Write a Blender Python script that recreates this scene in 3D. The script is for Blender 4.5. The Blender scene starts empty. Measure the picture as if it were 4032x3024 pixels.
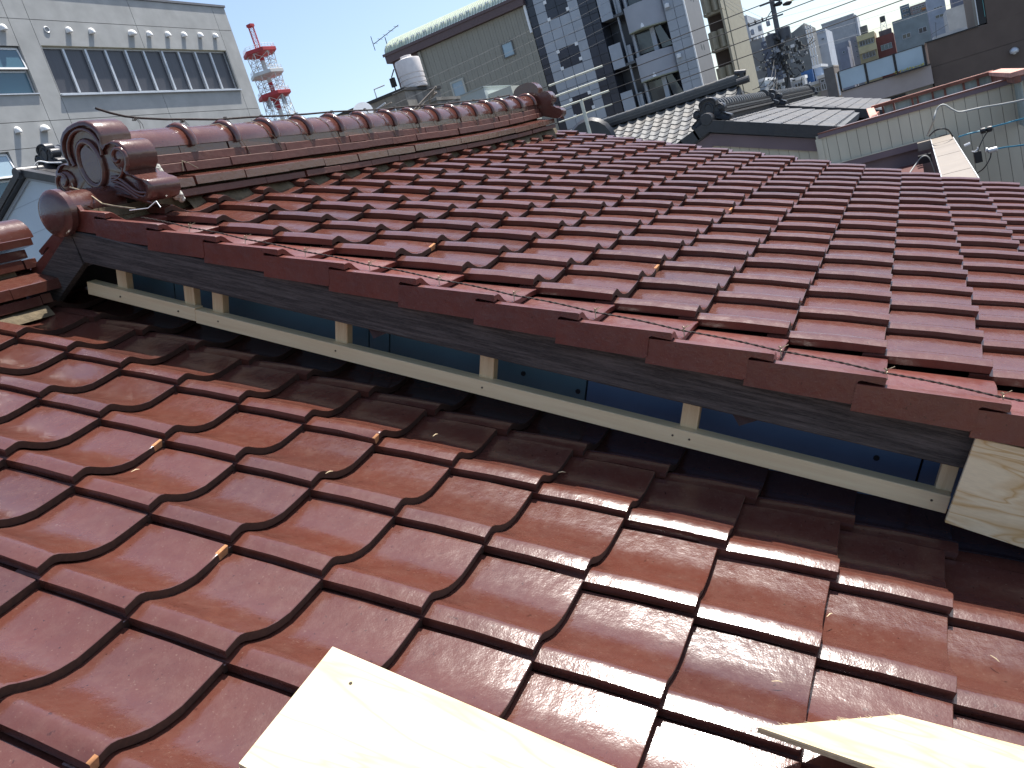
import bpy, bmesh, math, random
from mathutils import Vector, Matrix
random.seed(7)
R = math.radians
SC = bpy.context.scene
COL = SC.collection

# ------------------------------------------------------------------ camera, sky, sun, exposure
cam_d = bpy.data.cameras.new('camera'); cam = bpy.data.objects.new('camera', cam_d); COL.objects.link(cam)
cam_d.sensor_fit = 'HORIZONTAL'; cam_d.sensor_width = 36.0; cam_d.lens = 28.50
cam_d.clip_start = 0.05; cam_d.clip_end = 3000
yaw, pitch, roll = -0.51810607, 0.22191086, -0.29899447
fw = Vector((math.cos(pitch)*math.cos(yaw), -math.cos(pitch)*math.sin(yaw), -math.sin(pitch)))
rt0 = fw.cross(Vector((0, 0, 1))).normalized(); up0 = rt0.cross(fw)
rt = math.cos(roll)*rt0 + math.sin(roll)*up0; up = -math.sin(roll)*rt0 + math.cos(roll)*up0
cam.matrix_world = Matrix(((rt.x, up.x, -fw.x, 0), (rt.y, up.y, -fw.y, 0), (rt.z, up.z, -fw.z, 0), (0, 0, 0, 1)))
SC.camera = cam

SUN_EL, SUN_AZ = 66.5, -23.0            # azimuth measured from +X towards +Y
sdir = Vector((math.cos(R(SUN_EL))*math.cos(R(SUN_AZ)), math.cos(R(SUN_EL))*math.sin(R(SUN_AZ)), math.sin(R(SUN_EL))))
W = bpy.data.worlds.new('World'); SC.world = W; W.use_nodes = True
nt = W.node_tree; nt.nodes.clear()
sky = nt.nodes.new('ShaderNodeTexSky'); sky.sky_type = 'NISHITA'; sky.sun_disc = False
sky.sun_elevation = R(SUN_EL); sky.sun_rotation = R(90 - SUN_AZ)
sky.air_density = 1.0; sky.dust_density = 1.6; sky.ozone_density = 1.2; sky.altitude = 50
bg = nt.nodes.new('ShaderNodeBackground'); bg.inputs['Strength'].default_value = 0.12
wo = nt.nodes.new('ShaderNodeOutputWorld')
nt.links.new(sky.outputs[0], bg.inputs['Color']); nt.links.new(bg.outputs[0], wo.inputs['Surface'])
sl = bpy.data.lights.new('sun', 'SUN'); sl.energy = 5.0; sl.angle = R(0.53); sl.color = (1.0, 0.955, 0.89)
so = bpy.data.objects.new('sun', sl); COL.objects.link(so)
so.rotation_euler = (-sdir).to_track_quat('-Z', 'Y').to_euler(); so.location = sdir*60
SC.view_settings.view_transform = 'Standard'; SC.view_settings.look = 'None'
SC.view_settings.exposure = 0.8; SC.view_settings.gamma = 1.0; SC.view_settings.use_curve_mapping = False
SC.render.engine = 'CYCLES'
SC.cycles.max_bounces = 6; SC.cycles.sample_clamp_indirect = 6.0

# ------------------------------------------------------------------ materials
MATS = {}
def _new(name):
    m = bpy.data.materials.new(name); m.use_nodes = True
    t = m.node_tree; p = t.nodes['Principled BSDF']
    MATS[name] = m
    return m, t, p
def _n(t, typ, **kw):
    n = t.nodes.new(typ)
    for k, v in kw.items(): setattr(n, k, v)
    return n
def _coord(t, scale=(1, 1, 1), kind='Object', rot=(0, 0, 0)):
    tc = _n(t, 'ShaderNodeTexCoord'); mp = _n(t, 'ShaderNodeMapping')
    if any(rot): mp.vector_type = 'TEXTURE'; scale = tuple(1/q for q in scale)      # turn first, then stretch
    mp.inputs['Scale'].default_value = scale; mp.inputs['Rotation'].default_value = rot
    t.links.new(tc.outputs[kind], mp.inputs['Vector'])
    return mp.outputs[0]
def _noise(t, vec, scale, detail=3, rough=.55):
    n = _n(t, 'ShaderNodeTexNoise'); n.inputs['Scale'].default_value = scale
    n.inputs['Detail'].default_value = detail; n.inputs['Roughness'].default_value = rough
    t.links.new(vec, n.inputs['Vector']); return n.outputs['Fac']
def _ramp(t, fac, stops):
    r = _n(t, 'ShaderNodeValToRGB'); e = r.color_ramp.elements
    while len(e) < len(stops): e.new(0.5)
    for k, (p, c) in enumerate(stops):
        e[k].position = p; e[k].color = (c[0], c[1], c[2], 1) if hasattr(c, '__len__') else (c, c, c, 1)
    t.links.new(fac, r.inputs['Fac']); return r.outputs['Color']
def _mix(t, fac, a, b, blend='MIX'):
    m = _n(t, 'ShaderNodeMix', data_type='RGBA', blend_type=blend)
    for s, v in ((0, fac), (6, a), (7, b)):
        if hasattr(v, 'is_linked') or hasattr(v, 'links'): t.links.new(v, m.inputs[s])
        elif s == 0: m.inputs[0].default_value = v
        else: m.inputs[s].default_value = (v[0], v[1], v[2], 1)
    return m.outputs[2]
def _bump(t, p, h, strength, dist):
    b = _n(t, 'ShaderNodeBump'); b.inputs['Strength'].default_value = strength; b.inputs['Distance'].default_value = dist
    t.links.new(h, b.inputs['Height']); t.links.new(b.outputs[0], p.inputs['Normal'])

def mat(name, col, rough=.6, var=.15, scale=6.0, metal=0.0, bump=0.0, bscale=60, spec=.5, objvar=0.0, stretch=(1, 1, 1), coat=0.0):
    """plain paint, plaster, metal: base colour with mottling, optional fine relief"""
    m, t, p = _new(name)
    v = _coord(t, stretch)
    f = _noise(t, v, scale, 4)
    d = tuple(c*(1-var) for c in col); l = tuple(min(1, c*(1+var)) for c in col)
    c = _ramp(t, f, [(.3, d), (.7, l)])
    if objvar:
        oi = _n(t, 'ShaderNodeObjectInfo')
        k = _ramp(t, oi.outputs['Random'], [(0, 1-objvar), (1, 1.0)])
        c = _mix(t, 1.0, c, k, 'MULTIPLY')
    t.links.new(c, p.inputs['Base Color'])
    p.inputs['Roughness'].default_value = rough; p.inputs['Metallic'].default_value = metal
    p.inputs['Specular IOR Level'].default_value = spec
    if coat: p.inputs['Coat Weight'].default_value = coat; p.inputs['Coat Roughness'].default_value = .15
    if bump: _bump(t, p, _noise(t, v, bscale, 3), bump, .01)
    return m

def glazed(name, a, b, dust, rough=(.26, .42), dusty=.24, bump=.35, fine=260.0, spec=.6):
    """glazed roof tile: two firing tones, per-tile variation, dust film and orange-peel glaze"""
    m, t, p = _new(name)
    v = _coord(t)
    oi = _n(t, 'ShaderNodeObjectInfo')
    add = _n(t, 'ShaderNodeVectorMath', operation='ADD')
    sc = _n(t, 'ShaderNodeVectorMath', operation='SCALE'); sc.inputs[3].default_value = 37.0
    cmb = _n(t, 'ShaderNodeCombineXYZ')
    for k in range(3): t.links.new(oi.outputs['Random'], cmb.inputs[k])
    t.links.new(cmb.outputs[0], sc.inputs[0]); t.links.new(v, add.inputs[0]); t.links.new(sc.outputs[0], add.inputs[1])
    vv = add.outputs[0]
    big = _noise(t, vv, 9, 3)
    c = _mix(t, _ramp(t, big, [(.25, 0), (.75, 1)]), a, b)
    tone = _ramp(t, oi.outputs['Random'], [(0, (.80, .80, .86)), (.45, (1, .97, .97)), (.8, (1.0, .9, .86)), (1, (1.08, 1.0, .95))])
    c = _mix(t, 1.0, c, tone, 'MULTIPLY')
    dn = _noise(t, vv, 26, 8, .78)
    dm = _ramp(t, dn, [(.45, 0), (.75, dusty)])
    c = _mix(t, dm, c, dust)
    sp = _ramp(t, _noise(t, vv, 170, 2), [(.66, 0), (.74, .6)])
    c = _mix(t, sp, c, dust)
    pit = _ramp(t, _noise(t, vv, 90, 3), [(.27, .55), (.34, 1)])
    c = _mix(t, 1.0, c, pit, 'MULTIPLY')
    t.links.new(c, p.inputs['Base Color'])
    rr = _ramp(t, dn, [(.35, rough[0]), (.75, rough[1])])
    t.links.new(rr, p.inputs['Roughness'])
    p.inputs['Specular IOR Level'].default_value = spec
    h = _n(t, 'ShaderNodeMath', operation='ADD')
    t.links.new(_noise(t, vv, fine, 2), h.inputs[0])
    h2 = _n(t, 'ShaderNodeMath', operation='MULTIPLY'); h2.inputs[1].default_value = 4.0
    t.links.new(_noise(t, vv, 30, 2), h2.inputs[0]); t.links.new(h2.outputs[0], h.inputs[1])
    _bump(t, p, h.outputs[0], bump, .0016)
    return m

def timber(name, light, dark, axis=(1, 14, 14), scale=5, rough=.6, rot=(0, 0, 0), contrast=(.35, .65), bump=.12, knots=False):
    m, t, p = _new(name)
    v = _coord(t, axis, 'Object', rot)
    n1 = _noise(t, v, scale, 5, .6)
    c = _ramp(t, n1, [(contrast[0], dark), (contrast[1], light)])
    v2 = _coord(t, tuple(a*4 for a in axis), 'Object', rot)
    n2 = _noise(t, v2, scale*3, 3)
    c = _mix(t, .35, c, _ramp(t, n2, [(.3, dark), (.7, light)]))
    t.links.new(c, p.inputs['Base Color']); p.inputs['Roughness'].default_value = rough
    _bump(t, p, n2, bump, .003)
    return m

def ply(name, light, band, rot=(0, 0, 0), a=(2.0, 11, 11)):
    m, t, p = _new(name)
    v = _coord(t, a, 'Object', rot)
    n = _n(t, 'ShaderNodeTexNoise'); n.inputs['Scale'].default_value = 1.0; n.inputs['Detail'].default_value = 2.5
    n.inputs['Roughness'].default_value = .5; n.inputs['Distortion'].default_value = .9
    t.links.new(v, n.inputs['Vector'])
    mid = tuple((x+y)/2 for x, y in zip(light, band))
    c = _ramp(t, n.outputs['Fac'], [(.40, light), (.485, mid), (.50, band), (.525, mid), (.56, light), (.66, mid), (.70, light)])
    g = _noise(t, _coord(t, tuple(q*5 for q in a), 'Object', rot), 3, 3)
    c = _mix(t, 1.0, c, _ramp(t, g, [(.3, .90), (.7, 1.0)]), 'MULTIPLY')
    t.links.new(c, p.inputs['Base Color']); p.inputs['Roughness'].default_value = .65
    _bump(t, p, g, .08, .002)
    return m

def stained(name, col, stain, rough=.85, sc=1.2, thr=(.5, .75), vert=True, amount=.8):
    """concrete or render with run-down stains"""
    m, t, p = _new(name)
    v = _coord(t)
    base = _ramp(t, _noise(t, v, sc*6, 5), [(.3, tuple(c*.85 for c in col)), (.7, tuple(min(1, c*1.1) for c in col))])
    v2 = _coord(t, (3, 3, .35) if vert else (1, 1, 1))
    k = _ramp(t, _noise(t, v2, sc, 5, .65), [(thr[0], 0), (thr[1], amount)])
    c = _mix(t, k, base, stain)
    t.links.new(c, p.inputs['Base Color']); p.inputs['Roughness'].default_value = rough
    _bump(t, p, _noise(t, v, 90, 2), .15, .004)
    return m

def glass(name, col, rough=.08, alpha=1.0):
    m, t, p = _new(name)
    p.inputs['Base Color'].default_value = (*col, 1); p.inputs['Roughness'].default_value = rough
    p.inputs['Specular IOR Level'].default_value = .7
    return m

RED = glazed('red_glaze', (.100, .0345, .0235), (.086, .0320, .0245), (.165, .100, .075), rough=(.14, .24), spec=.8, bump=.17)
REDV = glazed('red_glaze_verge', (.150, .038, .026), (.108, .033, .027), (.18, .105, .085), dusty=.2, rough=(.3, .42))
REDW = glazed('red_glaze_worn', (.125, .042, .030), (.100, .038, .029), (.14, .09, .065), dusty=.35, rough=(.4, .6), bump=.3, spec=.4)
GRIME_SHADE = mat('grimy_shaded_tile_edge', (.050, .023, .015), .75, .45, 70)  # tile front edges: grime and the shade on them mixed into one colour
CLAY = mat('bare_clay', (.42, .19, .08), .9, .25, 90)
DGREY = glazed('dark_grey_tile', (.020, .021, .025), (.032, .034, .039), (.07, .07, .07), rough=(.35, .5), dusty=.2)
SGREY = glazed('silver_grey_tile', (.115, .12, .117), (.155, .16, .155), (.22, .215, .20), rough=(.42, .58), dusty=.4, spec=.22)
SLATE = glazed('slate_blue_tile', (.10, .112, .128), (.13, .142, .158), (.2, .2, .2), rough=(.5, .65), dusty=.15, spec=.10)
MORT = mat('lime_mortar', (.40, .40, .36), .95, .5, 60, bump=.9, bscale=90)
EARTH = mat('clay_mortar', (.115, .088, .052), .95, .3, 25, bump=.6, bscale=60)
UNDER = mat('dark_underlay', (.020, .016, .014), .95, .3, 12)
OLDW = timber('weathered_board', (.17, .145, .13), (.013, .011, .0105), (20, .9, 20), 7, .9, rot=(.399, 0, 0), contrast=(.42, .84), bump=.3)
PINE = timber('new_pine', (.88, .71, .44), (.78, .58, .33), (9, .45, 9), 7, .55, rot=(.399, 0, 0))
PINEV = timber('new_pine_stud', (.80, .64, .40), (.64, .46, .25), (14, 14, 1), 6, .55, rot=(.399, 0, 0))
PLY = ply('plywood', (.62, .53, .35), (.56, .43, .22))
PLYV = ply('plywood_upright', (.78, .66, .43), (.58, .38, .16), (.43, 0, 0), (8, 3.2, 17))
PLYE = mat('plywood_edge', (.46, .36, .22), .85, .35, 60, stretch=(1, 1, 8))
BLUE = mat('blue_sheathing', (.11, .165, .28), .75, .12, 4)
BLUE2 = mat('teal_sheathing', (.11, .18, .22), .75, .12, 4)
STEEL = mat('screw_steel', (.12, .1, .08), .45, .2, 80, metal=.8)
RUSTW = mat('rusty_rod', (.032, .021, .018), .8, .4, 70, bump=.5, bscale=300)
COPW = mat('tie_wire', (.30, .25, .17), .5, .3, 60, metal=.4)
STRAW = mat('wood_splinter', (.70, .56, .34), .8, .2, 60)
# town
WHITEB = stained('off_white_render', (.40, .40, .385), (.32, .325, .315), .9, .25, (.45, .8), amount=.5)
GROOVE = mat('joint_grey', (.30, .30, .29), .9, .1, 4)  # even grey for the panel joints and the core behind them
WPAINT = mat('white_paint', (.80, .80, .79), .45, .06, 8)
ALU = mat('aluminium_frame', (.55, .57, .59), .4, .1, 20, metal=.3)
BLIND = mat('drawn_blinds', (.060, .060, .070), .35, .18, 3, stretch=(30, 1, .4))
GLS = glass('window_glass', (.045, .055, .065), .06)
GLSB = glass('blue_window_glass', (.06, .13, .17), .08)
GLSL = glass('pale_window_glass', (.30, .40, .46), .12)
BEIGE = mat('beige_siding', (.30, .28, .23), .7, .05, 2, objvar=.03)
BROWNP = mat('brown_fascia', (.115, .075, .075), .6, .12, 6)
GREENM = mat('pale_green_metal', (.44, .50, .40), .5, .08, 5, objvar=.06)
GALV = mat('galvanised', (.62, .63, .64), .4, .12, 30, metal=.5)
TANK = mat('water_tank_plastic', (.74, .69, .66), .5, .06, 5)
CONC = stained('stained_concrete', (.24, .225, .20), (.07, .065, .06), .9, .8, (.42, .7))
CONCL = stained('pale_concrete', (.36, .35, .325), (.22, .21, .20), .9, .25, (.45, .75), amount=.6)
CONCD = stained('dark_concrete', (.13, .135, .14), (.06, .06, .065), .9, .3, (.45, .75), amount=.6)
LTILE = mat('light_grey_cladding', (.37, .395, .43), .35, .05, 2, objvar=.10)
DTILE = mat('dark_cladding', (.030, .034, .052), .3, .15, 2, objvar=.25)
GREYP = mat('grey_panel', (.34, .37, .41), .5, .06, 2)
BALC = mat('cream_balcony', (.36, .335, .25), .8, .08, 3)
BLACK = mat('black_plastic', (.012, .012, .014), .45, .2, 20)
PURPLE = mat('mauve_fascia', (.175, .125, .135), .6, .1, 3)
SIDE = mat('pale_green_siding', (.60, .545, .42), .65, .10, 1.5, objvar=.10, stretch=(2, 2, .4))
RUST = mat('rusted_steel', (.20, .075, .048), .75, .35, 7, bump=.3, bscale=60)
RUSTP = mat('peeling_red_paint', (.50, .25, .19), .7, .3, 6)
FRP = mat('weathered_fibreglass', (.33, .39, .36), .5, .18, 3, stretch=(6, 6, .5))
DRED = mat('dark_red_wall', (.085, .025, .022), .8, .2, 5)
CREAM = mat('cream_coping', (.235, .20, .165), .6, .06, 4)
DBROWN = mat('dark_brown_cladding', (.125, .088, .068), .7, .1, 1.5)
TAUPE = mat('taupe_render', (.42, .355, .325), .85, .06, 1.5)
FROST = mat('frosted_glass', (.42, .52, .58), .25, .10, .8)
POLEC = mat('pole_concrete', (.135, .145, .16), .85, .12, 4)
WIREM = mat('cable_black', (.02, .02, .022), .6, .1, 10)
WIREL = mat('wire_pale', (.42, .44, .46), .6, .1, 10)
WIREG = mat('cable_grey', (.30, .31, .30), .6, .1, 10)
WIREB = mat('cable_blue', (.06, .26, .36), .5, .1, 10)
COVER = mat('line_cover', (.62, .62, .52), .6, .08, 10)
TRED = mat('signal_red', (.42, .040, .045), .6, .12, .4)
TWHITE = mat('signal_white', (.62, .61, .58), .6, .1, .4)
GABLEB = mat('pale_blue_gable', (.50, .57, .63), .6, .05, 1)
FARC = {}
def far(col):
    k = tuple(round(c, 3) for c in col)
    if k not in FARC: FARC[k] = stained('far_wall_%d' % len(FARC), col, tuple(c*.75 for c in col), .9, .15, (.5, .8), amount=.4)
    return FARC[k]

# ------------------------------------------------------------------ mesh building
class MB:
    def __init__(s): s.v = []; s.f = []; s.mi = []
    def add(s, vs, fs, m=0):
        b = len(s.v); s.v += [tuple(v) for v in vs]
        for f in fs: s.f.append([b+i for i in f]); s.mi.append(m)
        return s
    def box(s, x0, x1, y0, y1, z0, z1, m=0, M=None):
        vs = [Vector((x, y, z)) for x in (x0, x1) for y in (y0, y1) for z in (z0, z1)]
        if M is not None: vs = [M @ v for v in vs]
        return s.add(vs, [(0, 1, 3, 2), (4, 6, 7, 5), (0, 4, 5, 1), (2, 3, 7, 6), (0, 2, 6, 4), (1, 5, 7, 3)], m)
    def hexa(s, a, b, m=0):
        """box between two quads (four points each, same winding)"""
        vs = list(a)+list(b)
        return s.add(vs, [(3, 2, 1, 0), (4, 5, 6, 7)]+[(i, (i+1) % 4, 4+(i+1) % 4, 4+i) for i in range(4)], m)
    def prism(s, poly, d, m=0):
        """polygon (3D points) extruded by vector d"""
        n = len(poly); d = Vector(d); a = [Vector(p) for p in poly]; b = [p+d for p in a]
        return s.add(a+b, [tuple(range(n))[::-1], tuple(range(n, 2*n))]+[(i, (i+1) % n, n+(i+1) % n, n+i) for i in range(n)], m)
    def tube(s, pts, r, n=6, m=0, caps=True):
        pts = [Vector(p) for p in pts]; rr = r if hasattr(r, '__len__') else [r]*len(pts)
        b = len(s.v); prev = None
        for i, p in enumerate(pts):
            d = (pts[min(i+1, len(pts)-1)]-pts[max(i-1, 0)])
            if d.length < 1e-9: d = Vector((0, 0, 1))
            d.normalize()
            u = prev - d*prev.dot(d) if prev is not None else None
            if u is None or u.length < 1e-6: u = d.cross(Vector((0, 0, 1)) if abs(d.z) < .9 else Vector((1, 0, 0)))
            u.normalize(); w = d.cross(u); prev = u
            for k in range(n):
                a = 2*math.pi*k/n; s.v.append(tuple(p+(u*math.cos(a)+w*math.sin(a))*rr[i]))
        for i in range(len(pts)-1):
            for k in range(n):
                s.f.append([b+i*n+k, b+i*n+(k+1) % n, b+(i+1)*n+(k+1) % n, b+(i+1)*n+k]); s.mi.append(m)
        if caps:
            s.f.append([b+k for k in range(n)][::-1]); s.mi.append(m)
            e = b+(len(pts)-1)*n; s.f.append([e+k for k in range(n)]); s.mi.append(m)
        return s
    def loft(s, rings, m=0, closed=False, caps=False):
        n = len(rings[0]); b = len(s.v)
        for r in rings: s.v += [tuple(p) for p in r]
        kk = n if closed else n-1
        for i in range(len(rings)-1):
            for k in range(kk):
                s.f.append([b+i*n+k, b+i*n+(k+1) % n, b+(i+1)*n+(k+1) % n, b+(i+1)*n+k]); s.mi.append(m)
        if caps:
            s.f.append([b+k for k in range(n)][::-1]); s.mi.append(m)
            e = b+(len(rings)-1)*n; s.f.append([e+k for k in range(n)]); s.mi.append(m)
        return s
    def lathe(s, prof, c, n=20, m=0, axis='Z'):
        rings = []
        for r, h in prof:
            ring = []
            for k in range(n):
                a = 2*math.pi*k/n
                if axis == 'Z': ring.append((c[0]+r*math.cos(a), c[1]+r*math.sin(a), c[2]+h))
                elif axis == 'X': ring.append((c[0]+h, c[1]+r*math.cos(a), c[2]+r*math.sin(a)))
                else: ring.append((c[0]+r*math.sin(a), c[1]+h, c[2]+r*math.cos(a)))
            rings.append(ring)
        return s.loft(rings, m, True, True)
    def mesh(s, name, mats, smooth=None):
        me = bpy.data.meshes.new(name); me.from_pydata(s.v, [], s.f)
        for m in (mats if isinstance(mats, (list, tuple)) else [mats]): me.materials.append(m)
        me.polygons.foreach_set('material_index', s.mi)
        bm = bmesh.new(); bm.from_mesh(me); bmesh.ops.recalc_face_normals(bm, faces=bm.faces); bm.to_mesh(me); bm.free()
        if smooth:
            me.polygons.foreach_set('use_smooth', [True]*len(me.polygons)); me.set_sharp_from_angle(angle=R(smooth))
        me.update(); return me
    def build(s, name, mats, parent=None, smooth=None):
        return link(name, s.mesh(name, mats, smooth), parent)

WORLD = {}
def link(name, me, parent=None, M=None):
    o = bpy.data.objects.new(name, me); COL.objects.link(o)
    M = M or Matrix.Identity(4); o.matrix_basis = M; WORLD[o.name] = M.copy()
    if parent is not None:
        o.parent = parent; o.matrix_parent_inverse = WORLD[parent.name].inverted()
    return o
def thing(name, label, cat, loc, group=None):
    o = link(name, None, None, Matrix.Translation(loc)); o['label'] = label; o['category'] = cat; o['kind'] = 'thing'
    if group: o['group'] = group
    return o
def tag(o, label, cat, group=None):
    o['label'] = label; o['category'] = cat; o['kind'] = 'thing'
    if group: o['group'] = group
    return o
GROUND = -7.0
g = MB().add([(-1500, -1500, GROUND), (1500, -1500, GROUND), (1500, 1500, GROUND), (-1500, 1500, GROUND)], [(0, 1, 2, 3)]).build('ground', mat('asphalt', (.06, .06, .062), .9, .2, .5))
g['kind'] = 'structure'

# ------------------------------------------------------------------ roof frames (metres; camera at the origin)
TH_L, TH_U = 0.40294, 0.39895
OL = Vector((1.07358, 2.62040, 0.04252)); OU = Vector((1.90105, 2.17522, 0.21108))
PITCH_L, PITCH_U, TW = 0.2286, 0.24292, 0.265
def down(th): return Vector((0, -math.cos(th), -math.sin(th)))
def nrm(th): return Vector((0, -math.sin(th), math.cos(th)))
def ptl(x, s, n): p = OL + down(TH_L)*s + nrm(TH_L)*n; return Vector((x, p.y, p.z))
def ptu(x, s, n): p = OU + down(TH_U)*s + nrm(TH_U)*n; return Vector((x, p.y, p.z))

PROF = [(0, 0), (.015, .0042), (.029, .0080), (.037, .0080), (.048, .0045), (.062, -.0035), (.080, -.0130), (.104, -.0235), (.132, -.0305),
        (.165, -.0335), (.20, -.0288), (.235, -.0228), (.2585, -.0188), (.2600, -.0262), (.284, -.0268)]
TILT, TTH = .092, .0200
def tile_mesh(name, m, prof=PROF, L=.292, warp=0.0, chip=None, w=1.0, chipmat=None):
    mb = MB(); n = len(prof)
    def z(x, y, p): return p - TILT*y + .0034*(1-((y-.11)/.15)**2) + warp*(x/.265-.5)*(1-y/.29)
    rows = [(0, -.0010), (.0012, 0), (.008, 0), (.12, 0), (L, 0)]
    T = []
    for y, dz in rows: T.append([Vector((x*w, y, z(x, y, p)+dz)) for x, p in prof])
    B = [[Vector((x*w + (.003 if i == 0 else 0), y, z(x, y, p)-TTH)) for i, (x, p) in enumerate(prof)] for y in (0.0015, L)]
    if chip:
        cx, cr = chip
        for y_i in (0, 1, 2):
            for i, (x, p) in enumerate(prof):
                d = abs(x-cx)
                if d < cr: T[y_i][i] += Vector((.004 if cx == 0 else 0, (cr-d)*.55, -(cr-d)*.30-.003))
    mb.loft(T)
    b = len(mb.v)
    mb.loft(B)
    nt_ = len(rows)
    # front, back and side faces
    for i in range(n-1):
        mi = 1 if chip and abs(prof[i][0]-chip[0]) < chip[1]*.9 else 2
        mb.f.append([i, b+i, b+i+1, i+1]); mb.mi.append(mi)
        k = (nt_-1)*n; mb.f.append([k+i, k+i+1, b+n+i+1, b+n+i]); mb.mi.append(0)
    for e in (0, n-1):
        mb.f.append([r*n+e for r in range(nt_)]+[b+n+e, b+e]); mb.mi.append(1 if chip and e == 0 and chip[0] == 0 and False else 0)
    if chip:
        for i in range(n-1):
            if abs(prof[i][0]-chip[0]) < chip[1]*.8: mb.mi[i] = 1; mb.mi[n-1+i] = 1
    return mb.mesh(name, [m, chipmat or CLAY, GRIME_SHADE], 38)

def place_tiles(parent, name, meshes, origin, th, x_of, rows, courses, pitch, skew=None, jitter=1.0):
    for r in rows:
        for j in courses(r):
            s = pitch*j; dx = dn = 0; yawj = 0
            if skew: ds, dn, yawj, dx = skew(r, j); s += ds
            p = origin + down(th)*(s+random.uniform(-.0025, .0025)*jitter) + nrm(th)*(dn+random.uniform(-.0012, .0015)*jitter)
            M = Matrix.Translation((x_of(r)+dx+random.uniform(-.002, .002)*jitter, p.y, p.z)) @ Matrix.Rotation(th, 4, 'X') \
                @ Matrix.Rotation(R(random.uniform(-.45, .45))*jitter+yawj, 4, 'Z') @ Matrix.Rotation(R(random.uniform(-.25, .25)), 4, 'Y')
            me = meshes(r, j)
            link(name, me, parent, M)

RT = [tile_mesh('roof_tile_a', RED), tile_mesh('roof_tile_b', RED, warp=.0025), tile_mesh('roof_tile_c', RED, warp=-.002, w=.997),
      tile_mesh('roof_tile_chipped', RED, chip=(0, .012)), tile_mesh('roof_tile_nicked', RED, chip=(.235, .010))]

# ================================================================== the annex with the near roof
annex = thing('tiled_annex', 'low red glazed pantile roof in the foreground below the gable, plywood lying on it', 'house', (0, 0, GROUND))
wl = MB()
wl.box(-.4, 1.99, -.30, 5.8, GROUND, -1.32)
wl.prism([(2.005, -.30, -1.32), (2.005, 2.86, -.02), (2.005, 5.8, -1.32)], (.05, 0, 0))
wl.build('wall', stained('annex_plaster', (.42, .39, .34), (.28, .25, .21)), annex)
roof_l = MB()
a = [ptl(-.5, -.26, -.085), ptl(2.0, -.26, -.085), ptl(2.0, 3.20, -.085), ptl(-.5, 3.20, -.085)]
roof_l.hexa(a, [p+nrm(TH_L)*-.05 for p in a])
a = [(-.5, 2.90, .035), (2.0, 2.90, .035), (2.0, 6.1, -1.32), (-.5, 6.1, -1.32)]
roof_l.hexa(a, [Vector(p)+Vector((0, 0, -.06)) for p in a])
roof_l = roof_l.build('roof', UNDER, annex)
def mesh_l(r, j):
    if (r, j) == (-2, 7): return RT[3]
    if (r, j) == (0, 4): return RT[4]
    if (r, j) == (-1, 6): return RT[4]
    if (r, j) == (2, 6): return RT[3]
    return random.choice(RT[:3])
def skew_l(r, j):
    ds = dn = yw = dx = 0
    if r == 3: ds = .034; dn = -.019
    if r == 2: ds = .006
    if (r, j) == (2, 11): ds, dn, yw = .015, .004, R(2.2)
    if (r, j) == (1, 10): yw = R(1.4); dn = .003
    if (r, j) == (1, 9): yw = R(-1.0)
    return ds, dn, yw, dx
place_tiles(roof_l, 'roof_tile', mesh_l, OL, TH_L, lambda r: OL.x+TW*r, range(-6, 4), lambda r: range(-1 if r > 0 else 0, 15), PITCH_L, skew_l)

# ridge of the annex
ridge_l = MB().box(-.5, 1.84, 2.86, 3.02, .02, .27).build('ridge', EARTH, annex)
mb = MB()   # lumpy clay bed under the ridge courses
rings = []
for k in range(20):
    x = -.5+k*.123; q = random.uniform(-.012, .012)
    rings.append([(x, 2.73+q, .062), (x, 2.755+q*.5, .095+q*.4), (x, 2.80, .112), (x, 2.9, .112), (x, 2.9, .03)])
mb.loft(rings); mb.build('mortar_bed', EARTH, ridge_l, 60)
def course(parent, name, x0, x1, yf, yb, z0, z1, length, m, front_n=-1, jit=.003, slope=0.0, z_of=lambda x: 0.0, off=0.0):
    x = x0-off*length
    while x < x1-.01:
        xa = max(x, x0); xb = min(x+length-.004, x1)
        if xb-xa > .02:
            j = random.uniform(-jit, jit); k = random.uniform(-jit, jit)*.5
            za, zb = z_of(xa)+k, z_of(xb)+k+random.uniform(-jit, jit)*.4
            f = yf+j*1.2; b_ = .0025
            A = [(xa, f, z0+za), (xa, f-.001, z1-b_+za), (xa, f+b_, z1+za), (xa, yb, z1+slope+za), (xa, yb, z0+slope+za)]
            B = [(xb, f, z0+zb), (xb, f-.001, z1-b_+zb), (xb, f+b_, z1+zb), (xb, yb, z1+slope+zb), (xb, yb, z0+slope+zb)]
            MB().loft([A, B], 0, True, True).build(name, m, parent)
        x += length*random.uniform(.96, 1.03)
course(ridge_l, 'ridge_course_tile', -.5, 1.86, 2.755, 2.93, .108, .142, .27, RED, off=.35)
course(ridge_l, 'ridge_course_tile', -.5, 1.93, 2.745, 2.93, .148, .185, .30, RED, slope=.075, off=.55)
course(ridge_l, 'ridge_course_tile', -.5, 1.92, 2.845, 3.0, .245, .278, .27, RED, off=.2)
course(ridge_l, 'ridge_course_tile', -.5, 1.90, 2.850, 3.0, .284, .315, .27, RED, off=.7)
course(ridge_l, 'ridge_course_tile', -.5, 1.93, 2.835, 3.03, .322, .350, .29, RED, off=.4)
for k in range(9):
    xa = -.515+k*.28; xb = min(xa+.29, 1.965)
    prof = [(2.945+.085*math.cos(t), .352+.085*math.sin(t)) for t in [math.pi*q/12 for q in range(13)]]
    MB().loft([[(xa, y, z) for y, z in prof], [(xb-.004, y, z) for y, z in prof]], 0, False, True).build('ridge_cap_tile', RED, ridge_l, 45)
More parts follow.
